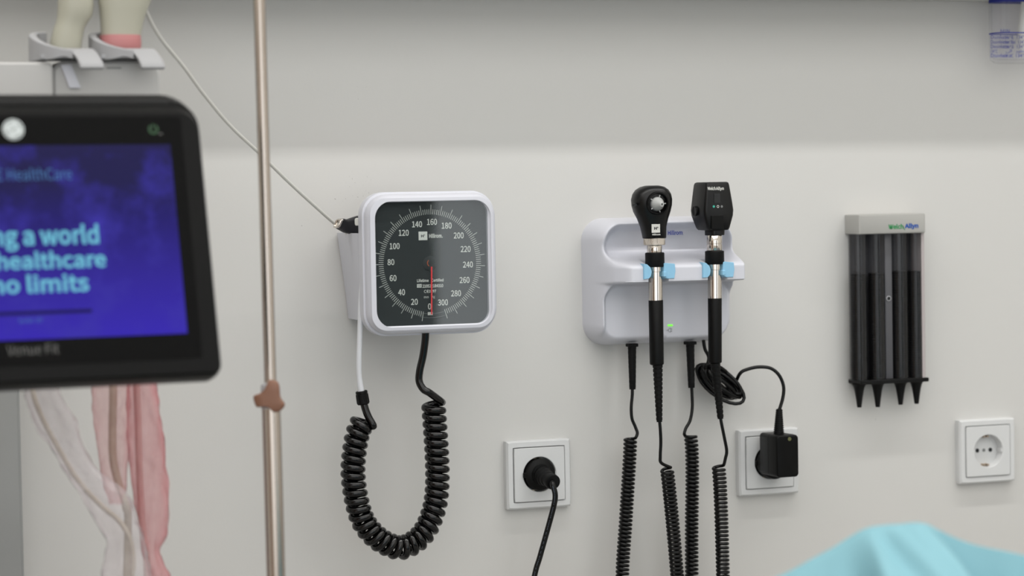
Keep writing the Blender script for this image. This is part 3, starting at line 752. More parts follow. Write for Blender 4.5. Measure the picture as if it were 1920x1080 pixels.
ct = Vector((at(1460, 806, .05).x, -.05, cv_+hh))
bm = NB(); tp = at(1461, 767, .05); rings = []
ridged(bm, [(ct+Vector((0, 0, -.001)), .0066), (tp, .0040)], 12); obj('strain_relief', bm, M_rubber, body)
# cable with bundle
bc = at(1349, 716, .026); s = mpp(bc); NTURN = 14; pts = []
e1 = (at(1395, 752, .026)-at(1306, 680, .026)).normalized(); e2 = Vector((0, 1, 0)).cross(e1).normalized(); 
for i in range(NTURN*22+12):
    t = 2*PI*i/22; k = i/22; j = noise.noise(Vector((k*.9, 1.3, .2))); j2 = noise.noise(Vector((k*.9, 7.3, 3.2)))
    a = (45+9*j)*s; b_ = (14+6*math.sin(k*2.1)+5*j2)*s
    off = e2*(.0035*math.sin(k*1.7)) + Vector((0, -.010*math.sin(k*2.4+1)-.002*j, 0)) + e1*(.003*math.sin(k*1.3))
    pts.append(bc + e1*(a*math.cos(t+2.6)) + e2*(b_*math.sin(t+2.6)) + off + Vector((0, .006*math.sin(t*1+k), 0)))
st = [at(x, y, d) for x, y, d in ((1319, 638, .03), (1322, 655, .03), (1329, 672, .03))]
en = [at(x, y, d) for x, y, d in ((1387, 701, .035), (1403, 692, .038), (1425, 688, .042), (1446, 691, .046), (1461, 704, .049), (1469, 724, .05), (1468, 745, .05), (1461.5, 768, .05), (1461, 774, .05))]
pts = catmull(st+[pts[0]], 8)[:-1] + pts + catmull([pts[-1]]+en, 8)[1:]
bm = NB(); tube(bm, pts, 3.3*s, 12); obj('cable', bm, M_cord, ad)

# ------------------------------------------------------------------ ear speculum dispenser
x0, x1 = at(1584, 420, 0).x, at(1735.5, 420, .036).x
zc1, zc0 = at(1660, 401.5, .036).z, at(1660, 438.5, .036).z
dis = thing('speculum_dispenser', Vector(((x0+x1)/2, 0, zc0-.1)), 'smoky clear wall dispenser with grey top cap, filled with black cones', 'dispenser')
pz = wallplane(0)
bm = NB(); 
def capL(d, e): return [pz.pt((x0+x1)/2+x, (zc0+zc1)/2+y, d) for x, y in rr2((x1-x0)/2-e, (zc1-zc0)/2-e, .0012, 3)]
loft(bm, [capL(.0003, 0), capL(.034, 0), capL(.0355, .0006), capL(.036, .0018)]); obj('top_cap', bm, M_cap, dis)
pcp = wallplane(.0363)
bm = NB(); px_text(bm, 'Welch', pcp, 1666, 1694, 420, 429.3, 0, bold=.015); u0, v0 = pcp.uv(1693, 424); u1, v1 = pcp.uv(1696.5, 431.5)
bm.faces.new([bm.verts.new(pcp.pt(a, b, 0)) for a, b in ((u0-.0004, v0), (u0+.0006, v0), (u1+.0004, v1), (u1-.0004, v1))])
lt = obj('brand_lettering', bm, M_green, dis); lt['label'] = 'green half of the brand lettering'
bm = NB(); px_text(bm, 'Allyn', pcp, 1696.5, 1722, 418.5, 430, 0, bold=.02); obj('brand_lettering', bm, M_pblue, dis)['label'] = 'blue half of the brand lettering'
zr1, zr0 = at(1665, 710.5, .022).z, at(1665, 717.5, .022).z
bxL, bxR = at(1589.5, 560, .0).x, at(1733, 560, .028).x
bm = NB(); box(bm, (bxL+.003, -.0040, zr1), (bxR-.003, -.0005, zc0), .0005, 1); obj('back_plate', bm, M_backplate, dis)
TUBES = [(1609, .0187), (1643.5, .0187), (1686.5, .0187), (1716.5, .0187)]
TC = [at(x, 600, d).x for x, d in TUBES]; TD = .019; RT_ = .0112
for i, cx in enumerate(TC):
    bm = NB(); lathe(bm, [(Vector((cx, -TD, zr1)), RT_), (Vector((cx, -TD, zc0)), RT_)], 36, False, False); obj('tube', bm, M_smoke, dis)
bm = NB(); cxp = at(1665.5, 600, .022).x; box(bm, (cxp-.0052, -.024, zr1), (cxp+.0052, -.004, zc0), .0012, 2); post = obj('centre_post', bm, M_post, dis)
bm = NB(); p = at(1666, 559.5, .0245); pzz = wallplane(-p.y)
disc(bm, pzz, p.x, p.z, .0032, .0006, .0006, 24); scp = obj('screw_cup', bm, M_ltgrey, post)
bm = NB(); disc(bm, pzz, p.x, p.z, .0022, .0012, .0006, 20); obj('screw', bm, M_hole, scp)
bm = NB(); box(bm, (bxR-.0050, -.031, zr1), (bxR-.0008, -.004, zc0), .0005, 1); obj('side_panel', bm, M_frosted, dis)
bm = NB(); box(bm, (bxL+.001, -.031, zr1), (bxL+.0022, -.004, zc0), .0004, 1); obj('side_panel', bm, M_smoke, dis)
bm = NB(); rx0, rx1 = at(1590, 717, .0).x, at(1741.5, 709, .033).x
box(bm, (rx0, -.034, zr0), (rx1, -.0005, zr1+.0003), .0008, 1)
obj('bottom_rail', bm, M_tip, dis)
tops = [at(x, y, TD).z for x, y in ((1607, 513), (1643, 512), (1685, 508.5), (1715, 507.5))]
which = ['leftmost', 'second from left', 'third from left', 'rightmost']
for i, cx in enumerate(TC):
    sp = thing('ear_speculum_stack', Vector((cx, -TD, zr0)), 'stack of nested black ear cones, %s of four in the dispenser' % which[i], 'ear specula', 'stacks of ear cones in the dispenser')
    bm = NB(); rings = []; zz = zr1+.0006; n = 44
    for k in range(n):
        a = zz+(tops[i]-zz)*k/n; b_ = zz+(tops[i]-zz)*(k+.72)/n
        rings += [(Vector((cx, -TD, a)), .0095), (Vector((cx, -TD, b_)), .0095), (Vector((cx, -TD, b_+.0002)), .0090), (Vector((cx, -TD, zz+(tops[i]-zz)*(k+.99)/n)), .0090)]
    lathe(bm, rings, 24); st_ = obj('stack', bm, M_tip, sp)
    txp, typ, bxp, byp = [(1609.5, 720, 1612.3, 763.5), (1643, 719, 1643.8, 763), (1686.5, 715, 1688, 758.5), (1718.5, 714, 1722, 756.5)][i]
    bm = NB(); A = Vector((cx, -TD, zr0)); h = (at(bxp, byp, TD)-A).z; rings = []
    for t, r in ((0, .0092), (.06, .0078), (.14, .0068), (.3, .0056), (.6, .0042), (.97, .0028), (1, .0025)): rings.append((A+Vector((0, 0, -.0002+h*t)), r))
    lathe(bm, rings, 24); obj('tip', bm, M_tip, sp)

# ------------------------------------------------------------------ clear jar, top right
dj = .018; pj = wallplane(.095); uL, _ = pj.uv(1856, 60); 
pj = wallplane(.05); _, vb = pj.uv(1890, 118); _, vt = pj.uv(1890, -150)
jw = .10; jd = .034; jc = at(1854.5, 60, .030).x + jw/2
jar = thing('clear_jar', Vector((jc, -.037, vb)), 'clear plastic jar with blue printed lines hanging at the top right', 'jar')
def JL(e, z, r=.014): return [Vector((jc+x, -.037+y, z)) for x, y in rr2(jw/2-e, jd/2-e, r, 6)]
bm = NB(); loft(bm, [JL(.009, vb), JL(.004, vb+.001), JL(.001, vb+.004), JL(0, vb+.01), JL(0, vt), JL(.0018, vt), JL(.0018, vb+.01), JL(.004, vb+.0055), JL(.012, vb+.0045)]); jb = obj('jar_body', bm, M_jar, jar)
def jring(y0, y1, name, m, dx=0):
    bm = NB(); za, zb2 = at(1890, y1, .0544).z, at(1890, y0, .0544).z
    loft(bm, [JL(-.0002, za), JL(-.0002, zb2)], False, False); obj(name, bm, m, jb)
jring(-18, 2.8, 'blue_band', M_inkblue); jring(60, 62, 'level_line', M_inkblue)
pj = wallplane(.0544)
bm = NB()
px_text(bm, 'MIN', pj, 1876, 1893, 55, 61.5, .0002, bold=.0)
ROW = [('Disinfecter à  134°C', 69.5), ('Desinfektion bei  134°C', 78.5), ('Desinfectar a  134°C', 87), ('Disinfect at  134°C', 104)]
for tx_, y in ROW:
    px_text(bm, tx_, pj, 1857.5, 1926, y-3.6, y+3.6, .0002)
px_text(bm, '134°C', pj, 1857.5, 1870, 92.5, 99.3, .0002)
px_text(bm, '\ufef0\uFEDF\u0627', pj, 1886, 1897, 92, 100, .0002); px_text(bm, '\ufeae\ufef4\ufeec\ufec4\ufe97', pj, 1904.5, 1921, 92, 100, .0002)
obj('printing', bm, M_inkblue, jb)
bm = NB(); pbk = wallplane(.0219)
for y in (69.5, 78.5, 87, 104): px_text(bm, '134 °C', pbk, 1882, 1900, y-3.2, y+3.6, 0)
obj('back_printing', bm, M_inkblue, jb)
bm = NB(); A, B = at(1934, -20, .037), at(1914, 100, .037)
loft(bm, [[A+Vector((.012*math.cos(t), .008*math.sin(t), 0)) for t in [2*PI*k/20 for k in range(20)]], [A.lerp(B, .6)+Vector((.009*math.cos(t), .009*math.sin(t), 0)) for t in [2*PI*k/20 for k in range(20)]], [B+Vector((.004+.006*math.cos(t), .006*math.sin(t), 0)) for t in [2*PI*k/20 for k in range(20)]]])
tag(obj('white_insert', bm, M_print, jar), 'white tapered piece inside the jar')  # white solid inside the jar, narrower towards its lower end
bm = NB(); box(bm, (jc-jw/2-.004, -.058, vt-.004), (jc+jw/2+.004, -.016, vt+.02), .004); obj('lid', bm, M_inkblue, jar)
bm = NB(); box(bm, (jc-.03, -.03, vt-.004), (jc+.03, -.0003, vt+.05), .002); obj('wall_bracket', bm, M_plastic, jar)

# ------------------------------------------------------------------ drip stand
ZP = 2.36
base0 = atz(518, 1080, ZP); top0 = atz(486.5, 0, ZP); joint = atz(507.5, 735, ZP)
dirp = (base0-top0).normalized()
foot = joint + dirp*((0.04-joint.z)/dirp.z); head_ = joint - dirp*((2.0-joint.z)/-dirp.z)
stand = thing('drip_stand', Vector((foot.x, foot.y, 0)), 'slim shiny metal drip stand pole with brown clamping knob', 'drip stand')
s = ZP/F
bm = NB(); lathe(bm, [(foot, 17.6*s), (joint-dirp*.004, 17.6*s)], 32); obj('lower_tube', bm, M_pole, stand)
bm = NB(); lathe(bm, [(joint, 11.3*s), (head_, 11.3*s)], 32); obj('upper_tube', bm, M_pole, stand)
bm = NB(); q = joint; lathe(bm, [(q+dirp*.016, 17.7*s), (q+dirp*.016, 18.6*s), (q-dirp*.004, 18.6*s), (q-dirp*.0075, 17*s), (q-dirp*.009, 12*s), (q-dirp*.009, 11.4*s)], 32); obj('collar', bm, M_ltgrey, stand)
pk = Plane(atz(507, 743, ZP)-FW*.011, RT, UP)
out = [(490, 258), (545, 250), (608, 268), (640, 320), (650, 400), (658, 490), (690, 545), (722, 590), (715, 640), (670, 690), (610, 716), (560, 705), (500, 655), (420, 640), (330, 642), (300, 600), (280, 540), (276, 490), (300, 465), (360, 445), (420, 400), (465, 320)]
out = [(440+a/7.714, 680+b/7.714) for a, b in out]
uv = [pk.uv(*q) for q in out]; cu0, cv0 = sum(a for a, b in uv)/len(uv), sum(b for a, b in uv)/len(uv)
V2 = catmull([Vector((a, b, 0)) for a, b in uv+[uv[0]]], 4)[:-1]
bm = NB(); loft(bm, [[pk.pt(cu0+(v.x-cu0)*k, cv0+(v.y-cv0)*k, h) for v in V2] for k, h in ((.9, -.004), (1, -.003), (1, .0035), (.96, .005), (.86, .006), (.4, .0062))]); kn = tag(obj('knob', bm, M_knob, stand), 'brown three-lobed clamping knob')
bm = NB(); lathe(bm, [(pk.pt(0, 0, -.010), .005), (pk.pt(0, 0, -.003), .005)], 16); obj('screw', bm, M_chrome, kn)
for k in range(5):
    a = 2*PI*k/5+.3; e = Vector((foot.x+.21*math.cos(a), foot.y+.21*math.sin(a), .065)); bm = NB(); tube(bm, [Vector((foot.x, foot.y, .085)), e], [.014, .010]); lg = obj('leg', bm, M_ltgrey, stand)
    bm = NB(); c = e-Vector((0, 0, .037)); lathe(bm, [(c+Vector((-math.sin(a), math.cos(a), 0))*q, r) for q, r in ((-.012, .024), (-.01, .028), (.01, .028), (.012, .024))], 20); lathe(bm, [(e+Vector((0, 0, .01)), .008), (e+Vector((0, 0, -.03)), .008)], 12); obj('castor', bm, M_rubber, lg)

# ------------------------------------------------------------------ ultrasound machine
ya, ph = math.radians(3), math.radians(14)
MX = Vector((math.cos(ya), math.sin(ya), 0)); MN0 = Vector((math.sin(ya), -math.cos(ya), 0))
MU = -MN0*math.sin(ph) + Vector((0, 0, math.cos(ph)))
mp = Plane(atz(400, 708, 2.15), MX, MU)
sr, _ = mp.uv(352, 625); sc_u, _ = mp.uv(27, 460); sr2, sT = mp.uv(318, 271); _, sB = mp.uv(352, 625)
sr = (sr+sr2)/2; sw = sr-sc_u
hr = (mp.uv(425, 690)[0]+mp.uv(377, 230)[0])/2; hb = mp.uv(300, 711)[1]; ht = mp.uv(200, 168)[1]
mw = hr-sc_u; mc = (hb+ht)/2; mh = (ht-hb)/2
us = thing('ultrasound_machine', Vector((mp.P.x-.35, mp.P.y+.3, 0)), 'ultrasound machine with black monitor showing a purple screen', 'ultrasound machine')
def ML(hw, v0, v1, rT, rB, h, n=8):
    pts = []
    for cx, cy, a0, r in ((hw-rT, v1-rT, 0, rT), (-hw+rT, v1-rT, PI/2, rT), (-hw+rB, v0+rB, PI, rB), (hw-rB, v0+rB, 1.5*PI, rB)):
        for k in range(n+1):
            a = a0+k*PI/2/n; pts.append(mp.pt(sc_u+cx+r*math.cos(a), cy+r*math.sin(a), h))
    return pts
faceT = mp.uv(200, 203)[1]
bm = NB()
loft(bm, [ML(mw-.02, hb+.02, ht-.02, .03, .015, -.042), ML(mw-.004, hb+.004, ht-.004, .03, .013, -.036), ML(mw, hb, ht, .034, .013, -.026), ML(mw, hb, ht, .034, .013, -.016), ML(mw-.001, hb+.001, ht-.003, .033, .012, -.012),
          ML(mw-.0015, hb+.0015, faceT+.009, .026, .011, -.0075), ML(mw-.0022, hb+.0022, faceT+.004, .024, .010, -.007), ML(mw-.003, hb+.003, faceT-.002, .020, .010, -.0018), ML(mw-.0045, hb+.0045, faceT-.004, .018, .009, 0)], True, True)
mon = obj('monitor', bm, mat('monitor_black', (6, 6, 6), .36, spec=.13), us)
bm = NB()
loft(bm, [ML(sw+.012, hb+.017, faceT-.008, .004, .004, h) for h in (-.001, .0004)]); bez = obj('bezel', bm, mat('bezel_glass', (9, 9, 9), .35, spec=.06), mon)
bm = NB(); loft(bm, [ML(sw, sB, sT, .0005, .0005, h, 2) for h in (.0002, .0008)]); scr = tag(obj('screen', bm, M_screen, mon), 'glowing deep purple-blue screen')
def mtext(dst, body, x0_, x1_, yt0, yb0, slope, **k):
    """pixel box read in the photo, centred rows; text follows the tilted screen"""
    u0, v0 = mp.uv(x0_, yb0 - slope*(x0_)); u1, v1 = mp.uv(x1_, yt0 - slope*x1_)
    v0 = mp.uv(x1_, yb0 - slope*x1_)[1]
    add_text(dst, body, mp, u0, u1, v0, v1, .0011, **k)
bm = NB()
def row(body, xr, yt, yb, **k):
    ur, vt_ = mp.uv(xr, yt); vb_ = mp.uv(xr, yb)[1]; ul = 2*sc_u-ur
    add_text(bm, body, mp, ul, ur, vb_, vt_, .0011, **k)
row('Creating a world', 183, 420, 468, bold=.012); row('where healthcare', 196.5, 468.5, 501.5, bold=.012); row('has no limits', 164.5, 512, 547, bold=.012)
obj('slogan', bm, M_screentext, scr)
bm = NB(); ur, vt_ = mp.uv(133, 314); vb_ = mp.uv(133, 337.5)[1]; ul = mp.uv(-24, 325)[0]
add_text(bm, 'GE HealthCare', mp, ul, ur, vb_, vt_, .0011)
arcband(bm, mp, 2*sc_u-ur+.010, (vt_+vb_)/2, .0075, .0085, 0, 2*PI, .0011); obj('brand_lettering', bm, M_screendim, scr)
bm = NB(); ur, vb_ = mp.uv(172.5, 586.5); ul = 2*sc_u-ur; quad(bm, mp, ul, ur, vb_, vb_+.0034, .0011, .0003); obj('progress_bar', bm, M_screenbar, scr)
bm = NB(); ul, vb_ = mp.uv(36, 606); ur, vt_ = mp.uv(78, 598); add_text(bm, 'build: 30', mp, ul, ur, vb_, vt_+.001, .0011); obj('caption', bm, M_screendim, scr)
bm = NB(); ul, vb_ = mp.uv(14, 665); ur, vt_ = mp.uv(109, 643); vb_ = mp.uv(109, 663)[1]; add_text(bm, 'Venue Fit', mp, ul, ur, vb_, vt_, .0007, bold=-.005); obj('model_lettering', bm, M_bezeltext, bez)
bm = NB(); lu, lv = mp.uv(24.5, 243.5); s = mpp(mp.pt(lu, lv)); R_ = 20.5*s
lathe(bm, [(mp.pt(lu, lv, .0003), R_), (mp.pt(lu, lv, .0012), R_), (mp.pt(lu, lv, .0018), R_*.95)], 40, axis=mp.N); bdg = tag(obj('badge', bm, M_badge, mon), 'round silver maker badge')
bm = NB(); arcband(bm, mp, lu, lv, R_*.8, R_*.86, 0, 2*PI, .0020, 40)
for k in range(4):
    a = k*PI/2+.5; arcband(bm, mp, lu+R_*.86*math.cos(a), lv+R_*.86*math.sin(a), R_*.16, R_*.22, a+PI*.55, a+PI*1.45, .0020, 10)
add_text(bm, 'GE', mp, lu-R_*.45, lu+R_*.42, lv-R_*.32, lv+R_*.36, .0020, shear=.35, bold=-.005)
obj('badge_lettering', bm, mat('badge_ink', (60, 66, 68), .5), bdg)
bm = NB(); lu, lv = mp.uv(287, 243); arcband(bm, mp, lu, lv, 5.5*s, 10*s, math.radians(120), math.radians(420), .0009, 24); quad(bm, mp, lu-1.3*s, lu+1.3*s, lv+3*s, lv+11*s, .0009, .0003)
tag(obj('power_symbol', bm, M_led2, bez), 'faint green power symbol')
bm = NB(); lu, lv = mp.uv(301, 251.5); quad(bm, mp, lu-3*s, lu+3*s, lv-1*s, lv+1*s, .0009, .0003); obj('sensor', bm, M_bezeltext, bez)
# column, base and probe holder behind the monitor
back = mp.pt(sc_u, mc, -.042)
colx, coly = back.x-.14, back.y+.16
bm = NB(); box(bm, (colx-.06, coly-.05, .1), (colx+.06, coly+.05, back.z-.05), .02, 3); obj('column', bm, M_ltgrey, us)
bm = NB(); tube(bm, [back+Vector((0, -.005, 0)), Vector((colx, coly-.02, back.z-.09))], .028, 16); obj('monitor_arm', bm, M_black, us)
bm = NB(); box(bm, (colx-.30, coly-.25, .06), (colx+.17, coly+.25, .13), .03, 3); bs = obj('base', bm, M_ltgrey, us)
for sx in (-1, 1):
    for sy in (-1, 1):
        bm = NB(); c = Vector((colx-.065+sx*.19, coly+sy*.2, .045)); lathe(bm, [(c+Vector((q, 0, 0)), r) for q, r in ((-.014, .04), (-.012, .045), (.012, .045), (.014, .04))], 24); obj('castor', bm, M_rubber, bs)
ZH = 2.40
ph_ = Plane(atz(200, 135, ZH), Vector((1, 0, 0)), Vector((0, 0, 1)))
sH = ZH/F
bm = NB(); a, b = ph_.uv(100, 240); c, d = ph_.uv(300, 114)
plate(bm, ph_, (a+c)/2, (b+d)/2, [((c-a)/2-.004, (d-b)/2-.004, .012, -.055), ((c-a)/2, (d-b)/2, .014, -.05), ((c-a)/2, (d-b)/2, .014, .0), ((c-a)/2-.003, (d-b)/2-.003, .012, .003)]); hou = obj('probe_housing', bm, M_ltgrey2, us)
bm = NB(); a, b = ph_.uv(-280, 240); c, d = ph_.uv(96, 118)
plate(bm, ph_, (a+c)/2, (b+d)/2, [((c-a)/2-.004, (d-b)/2-.004, .006, -.055), ((c-a)/2, (d-b)/2, .007, -.05), ((c-a)/2, (d-b)/2, .006, .008), ((c-a)/2-.002, (d-b)/2-.002, .006, .010)]); obj('control_housing', bm, M_ltgrey2, us)
bm = NB(); u0, v0 = ph_.uv(120, 122); u1, v1 = ph_.uv(140, 165); 
loft(bm, [[ph_.pt(u0-.004, v0, h), ph_.pt(u0+.006, v0, h), ph_.pt(u1+.005, v1, h), ph_.pt(u1-.006, v1, h)] for h in (.002, .006)]); obj('bracket', bm, M_plastic, hou)
bm = NB(); u0, v0 = ph_.uv(199, 129); u1, v1 = ph_.uv(226, 126.5); quad(bm, ph_, u0, u1, v0, v1, .0034, .001); obj('slot', bm, M_greydot, hou)
def holder(ox, oy):
    """C-shaped cup: the rim sweeps down from the high back left to a tongue at the front right"""
    bm = NB()
    # centre line in plan (px offset, depth towards the camera in m), rim y px, bottom y px
    rim = [(95, -.034, 58, 112), (78, -.030, 59, 112), (67, -.020, 63, 113), (68, -.006, 72, 114), (78, .006, 82, 113), (95, .014, 90, 112), (113, .018, 95, 108), (130, .021, 98, 112)]
    P_ = []; 
    for x, dp, yt, yb in rim:
        a, b = ph_.uv(x+ox, yt+oy); c, d = ph_.uv(x+ox, yb+oy); P_.append((Vector((a, dp, b)), Vector((c, dp, d))))
    top = catmull([p[0] for p in P_], 6); bot = catmull([p[1] for p in P_], 6); loops = []
    n = len(top)
    for i in range(n):
        t = (top[min(i+1, n-1)]-top[max(i-1, 0)]); nn = Vector((t.y, -t.x, 0)).normalized()*.0042
        A, B = top[i], bot[i]; q = [(A+nn*.9), (A+nn*.5+Vector((0, 0, .0012))), (A-nn*.5+Vector((0, 0, .0012))), (A-nn*.9), (B-nn*.9), (B+nn*.9)]
        loops.append([ph_.pt(v.x, v.z, v.y) for v in q])
    loft(bm, loops)
    # tongue
    a, b = ph_.uv(136+ox, 134+oy); c, d = ph_.uv(180+ox, 98+oy)
    L = []
    for xa, xb, yy, dp, t in ((104, 168, 92.5, .0125, 0), (112, 170, 95, .016, .1), (120, 172, 98, .019, .2), (127, 174, 102, .022, .3), (132, 177, 109, .026, .4), (135, 180, 117, .030, .5), (136.5, 182, 124, .033, .6), (137.5, 182.5, 130, .034, .8), (140, 181, 134, .033, 1)):
        aa, vv = ph_.uv(xa+ox, yy+oy); bb, _ = ph_.uv(xb+ox, yy+oy)
        cc2, hw2 = (aa+bb)/2, (bb-aa)/2
        L.append([ph_.pt(cc2+x_, vv + .001*0, dp+y_) for x_, y_ in rr2(hw2, .0035 if t < 1 else .0024, .0022, 4)])
    loft(bm, L)
    # shelf the probe stands on, bridging back to the housing
    a, b = ph_.uv(72+ox, 110+oy); c, d = ph_.uv(165+ox, 104+oy)
    bmesh.ops.create_cube(bm, size=1, matrix=Matrix.Translation(ph_.pt((a+c)/2, (b+d)/2, -.012)) @ Matrix.Diagonal((c-a, .05, .004, 1)))
    obj('probe_holder', bm, M_holder, us)
holder(0, 0); holder(113, 0)
# probes
def sect(rows, root, nm, m, n=30, ex=2.6):
    bm = NB(); loops = []
    for a, b, y, hd, dp in rows:
        p, q = ph_.uv(a, y)[0], ph_.uv(b, y)[0]; v = ph_.uv((a+b)/2, y)[1]; L = []
        for k in range(n):
            t = 2*PI*k/n; co, si = math.cos(t), math.sin(t); e = 2/ex
            L.append(ph_.pt((p+q)/2+(q-p)/2*math.copysign(abs(co)**e, co), v, dp+hd*math.copysign(abs(si)**e, si)))
        loops.append(L)
    loft(bm, loops); return obj(nm, bm, m, root, 50)
pr = thing('ultrasound_probe', ph_.pt(*ph_.uv(125, 95), -.008), 'cream bent ultrasound probe leaning in the left probe holder', 'probe', 'ultrasound probes')
sect([(99, 152, 104, .011, -.010), (96, 155, 92, .012, -.010), (98, 157, 75, .0125, -.010), (104, 161, 52, .013, -.010), (109, 168, 40, .0135, -.010), (111, 176, 28, .015, -.010), (112, 178, 10, .016, -.010), (113, 177, -15, .016, -.010), (118, 172, -60, .014, -.010), (125, 165, -90, .010, -.010)], pr, 'probe_body', M_cream)
pr2 = thing('ultrasound_probe', ph_.pt(*ph_.uv(228, 95), -.008), 'wide cream ultrasound probe wrapped in pink film at its base', 'probe', 'ultrasound probes')
pb = sect([(197, 262, 104, .011, -.010), (194, 265, 92, .012, -.010), (193, 268, 60, .013, -.010), (192, 272, 40, .0135, -.010), (190, 279, 18, .0145, -.010), (187, 288, -5, .016, -.010), (184, 296, -50, .016, -.010), (186, 294, -90, .012, -.010)], pr2, 'probe_body', M_cream)
sect([(195, 265, 100, .0133, -.010), (192, 267.5, 92, .0145, -.010), (191, 268, 80, .0150, -.010), (191.5, 267.5, 72, .0148, -.010), (190.5, 267, 65, .0142, -.010)], pb, 'film_band', M_pinkband)['label'] = 'pink film wrapped round the base'
# cables and film sleeves hanging below
def hang(name, pts, Z, r, m, label, cat, group=None):
    P_ = catmull([atz(x, y, Z+dz) for x, y, dz in pts], 8); bm = NB(); tube(bm, P_, r, 12)
    return tag(obj(name, bm, m, origin=P_[0]), label, cat, group)
hang('probe_cable', [(30, 560, .06), (45, 640, .04), (62, 735, .0), (80, 785, 0), (115, 850, 0), (150, 905, 0), (190, 948, 0), (222, 975, 0), (243, 1010, 0), (250, 1050, 0), (247, 1090, 0), (235, 1300, 0), (215, 1700, .05), (150, 2350, .05)], 2.36, .0026, M_beige_cable, 'cream cable curving diagonally down inside clear film below the monitor', 'cable', 'cables below the monitor')
hang('probe_cable', [(200, 300, .05), (206, 560, .05), (212, 720, .02), (211, 800, .02), (212, 860, .02), (222, 905, .02), (236, 950, .02), (240, 1000, .03), (232, 1300, .05), (225, 1700, .08), (215, 2350, .10)], 2.37, .0040, M_beige_cable, 'thick greyish cable hanging straight inside pale pink film', 'cable', 'cables below the monitor')
hang('probe_cable', [(248, 300, .05), (252, 560, .04), (256, 720, .03), (259, 800, .03), (262, 900, .03), (268, 1000, .03), (276, 1090, .03), (270, 1400, .03), (240, 1800, .04), (160, 2350, .05)], 2.37, .0035, mat('mauve_cable', (206, 186, 181), .5), 'mauve grey cable hanging straight inside the pink film', 'cable', 'cables below the monitor')
def film(name, rows, Z, dep, m, label, cat, seed, amp=.0045, group=None):
    bm = NB(); lo = catmull([Vector((a, y, 0)) for a, b, y in rows], 8); hi = catmull([Vector((b, y, 0)) for a, b, y in rows], 8); loops = []
    for A, B in zip(lo, hi):
        L = []
        for k in range(26):
            t = 2*PI*k/26; x = (A.x+B.x)/2+(B.x-A.x)/2*math.cos(t)
            q = atz(x, A.y, Z); nz = noise.noise(Vector((math.cos(t)*1.6+seed, A.y*.016, math.sin(t)*1.6))) + .5*noise.noise(Vector((math.cos(t)*3+seed, A.y*.045, math.sin(t)*3)))
            L.append(q + FW*(dep*math.sin(t)+amp*nz) + RT*(amp*.5*nz))
        loops.append(L)
    loft(bm, loops, False, False)
    return tag(obj(name, bm, m, origin=atz(rows[0][0], rows[0][2], Z), sharp=80), label, cat, group)
film('film_sleeve', [(238, 292, 560), (240, 290, 700), (239, 300, 760), (240, 308, 820), (246, 313, 880), (254, 316, 950), (262, 314, 1000), (268, 301, 1030), (273, 310, 1060), (277, 318, 1090), (280, 320, 1200)], 2.40, .012, M_pinkbag, 'pink plastic film sleeve hanging below the monitor', 'film sleeve', 1.3, group='film sleeves below the monitor')
film('film_sleeve', [(176, 246, 560), (174, 244, 700), (171, 243, 760), (176, 240, 810), (184, 240, 860), (194, 238, 905), (210, 232, 945)], 2.39, .010, M_palebag, 'pale pink film sleeve left of the brighter pink one', 'film sleeve', 5.3, group='film sleeves below the monitor')
film('film_sleeve', [(46, 100, 640), (48, 112, 735), (60, 135, 780), (85, 152, 830), (118, 180, 880), (150, 238, 925), (176, 256, 970), (198, 268, 1010), (196, 276, 1050), (192, 284, 1090), (190, 290, 1200)], 2.33, .012, M_clearbag, 'clear crinkled film sleeve slanting down around a cream cable', 'film sleeve', 9.1, amp=.0065, group='film sleeves below the monitor')
# grey cabinet at the far left
cR = at(41, 900, .06).x; cT = at(30, 420, .06).z; cB = at(48, 1010, .0605)
bm = NB(); box(bm, (cR-.5, -.06, 0), (cR, -.002, cT), .001, 1)
cab = thing('grey_cabinet', Vector((cR-.25, -.03, 0)), 'plain grey cabinet against the wall at the far left below the monitor', 'cabinet')
obj('carcass', bm, M_recess, cab)
bm = NB(); box(bm, (cR-.496, -.0615, .06), (cR-.003, -.0602, cT-.003), .0006, 1); obj('door', bm, M_recess, cab)
# white cable from the machine to the holder on the wall
zE = (at(632, 424, .045)-CAM).dot(FW)
cpts = [(262, 125, 0), (266, 60, .0), (258, -30, .0), (262, -8, 0), (275, 24, .02), (300, 70, .05), (345, 126, .09), (380, 174, .12), (430, 234, .16), (487, 288, .2), (540, 340, .24), (590, 386, .28), (626, 418, zE-2.41)]
cpts = cpts[3:]
P_ = catmull([atz(262, 120, 2.43), atz(258, 60, 2.45)] + [atz(x, y, 2.41+dz) for x, y, dz in cpts] + [at(650, 436, .042), at(668, 470, .045)], 8)
bm = NB(); tube(bm, P_, .0019, 14); tag(obj('white_cable', bm, M_white_cable, origin=P_[0]), 'thin white cable swooping from the probes to the white holder on the wall', 'cable')

# ------------------------------------------------------------------ couch and blue drape
ZD = 2.05; sD = ZD/F
eL = Vector((math.cos(YAW), -math.sin(YAW), 0)); eF = Vector((math.sin(YAW), math.cos(YAW), 0))
D0 = atz(1700, 1080, ZD)
SIL = [(1180, 1225), (1300, 1150), (1380, 1110), (1440, 1082), (1500, 1052), (1560, 1022), (1598, 996), (1625, 985), (1670, 979), (1725, 979), (1760, 990), (1800, 1008), (1850, 1025), (1920, 1040), (2000, 1060), (2100, 1100), (2250, 1170)]
def sil(x):
    if x <= SIL[0][0]: return SIL[0][1]
    for (a, b), (c, d) in zip(SIL, SIL[1:]):
        if x <= c: return b+(d-b)*(x-a)/(c-a)
    return SIL[-1][1]
ZCO = D0.z-.13
def sils(x): return sum(sil(x+k*9) for k in (-2, -1, 0, 1, 2))/5
cou = thing('exam_couch', Vector((D0.x+.45, D0.y, 0)), 'examination couch under the light blue drape', 'couch')
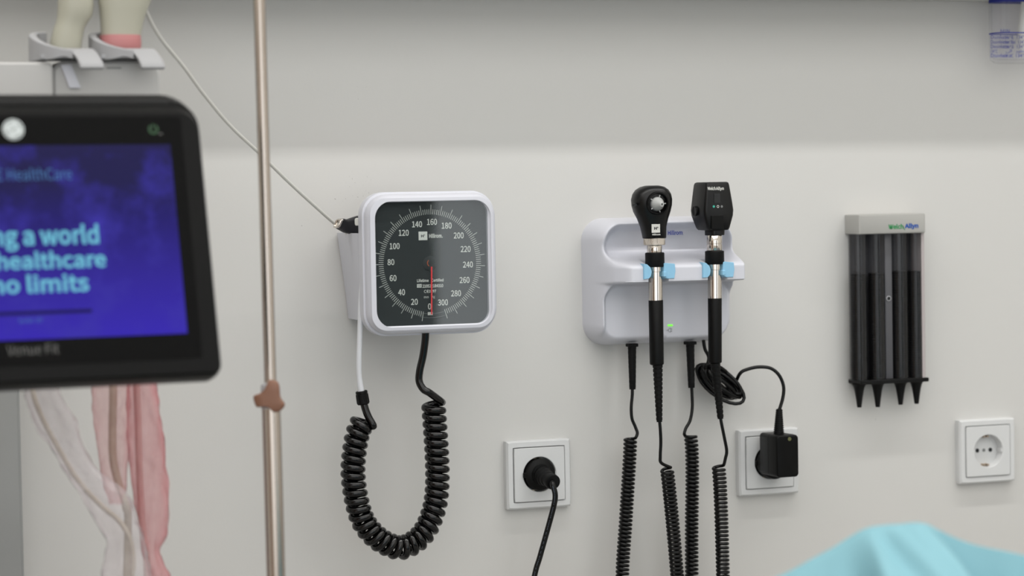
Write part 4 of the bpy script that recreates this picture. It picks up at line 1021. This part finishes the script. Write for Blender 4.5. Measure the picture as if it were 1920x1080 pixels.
bm = NB(); box(bm, (D0.x-.5, D0.y-.42, ZCO-.08), (D0.x+1.35, D0.y+.33, ZCO), .02, 3); obj('mattress', bm, M_couch, cou)
for sx in (-.4, 1.25):
    for sy in (-.34, .25):
        bm = NB(); lathe(bm, [(Vector((D0.x+sx, D0.y+sy, 0)), .02), (Vector((D0.x+sx, D0.y+sy, ZCO-.078)), .02)], 16); obj('leg', bm, M_chrome, cou)
bm = NB(); rows = []; NX, NY = 150, 80
for j in range(NY+1):
    tb = j/NY; dep = (tb-.35)*.42            # metres along the view, negative = towards the camera
    row_ = []
    for i in range(NX+1):
        x = 1180+(2250-1180)*i/NX
        base = (D0.z + (1080-sils(x))*sD)
        l = (x-1700)*sD
        # falls away in front of and behind the ridge; a front lobe with its right edge running down and to the right
        fr = max(0, -dep); bk = max(0, dep)
        ex = 1726 + 95*min(2, fr/.07)**.55; q = min(1, fr/.05)
        lobe = sst(ex+12, ex-10, x)*sst(1560, 1640, x)
        left = sst(1640, 1560, x)
        slope = .55*lobe + 1.1*left + 2.6*(1-lobe)*(1-left)
        z = base - slope*fr - 3.2*bk**1.4
        z += .010*q*(1-left)*math.exp(-((x-(ex-26))/26)**2)
        for c0, c1, am, wd in ((1640, 1000, -.007, 13), (1664, 1000, .006, 14), (1600, 500, .006, 20), (1560, -400, -.003, 30), (1500, -900, .005, 24), (1700, 800, .004, 12), (1850, 900, -.005, 16), (1890, 1000, .006, 20)):
            z += am*math.exp(-((x-(c0+c1*fr))/wd)**2)*sst(.0, .02, fr)
        z += .0035*noise.noise(Vector((l*26, dep*14, 3)))
        p = D0 + eL*l + eF*dep; row_.append(bm.verts.new((p.x, p.y, max(z, ZCO+.002))))
    rows.append(row_)
for A, B in zip(rows, rows[1:]):
    for i in range(len(A)-1): bm.faces.new((A[i], A[i+1], B[i+1], B[i]))
drape = tag(obj('blue_drape', bm, M_drape, origin=D0, sharp=80), 'crumpled light blue drape heaped in the foreground at bottom right', 'drape')
sm_ = drape.modifiers.new('smooth', 'SMOOTH'); sm_.factor = .5; sm_.iterations = 3
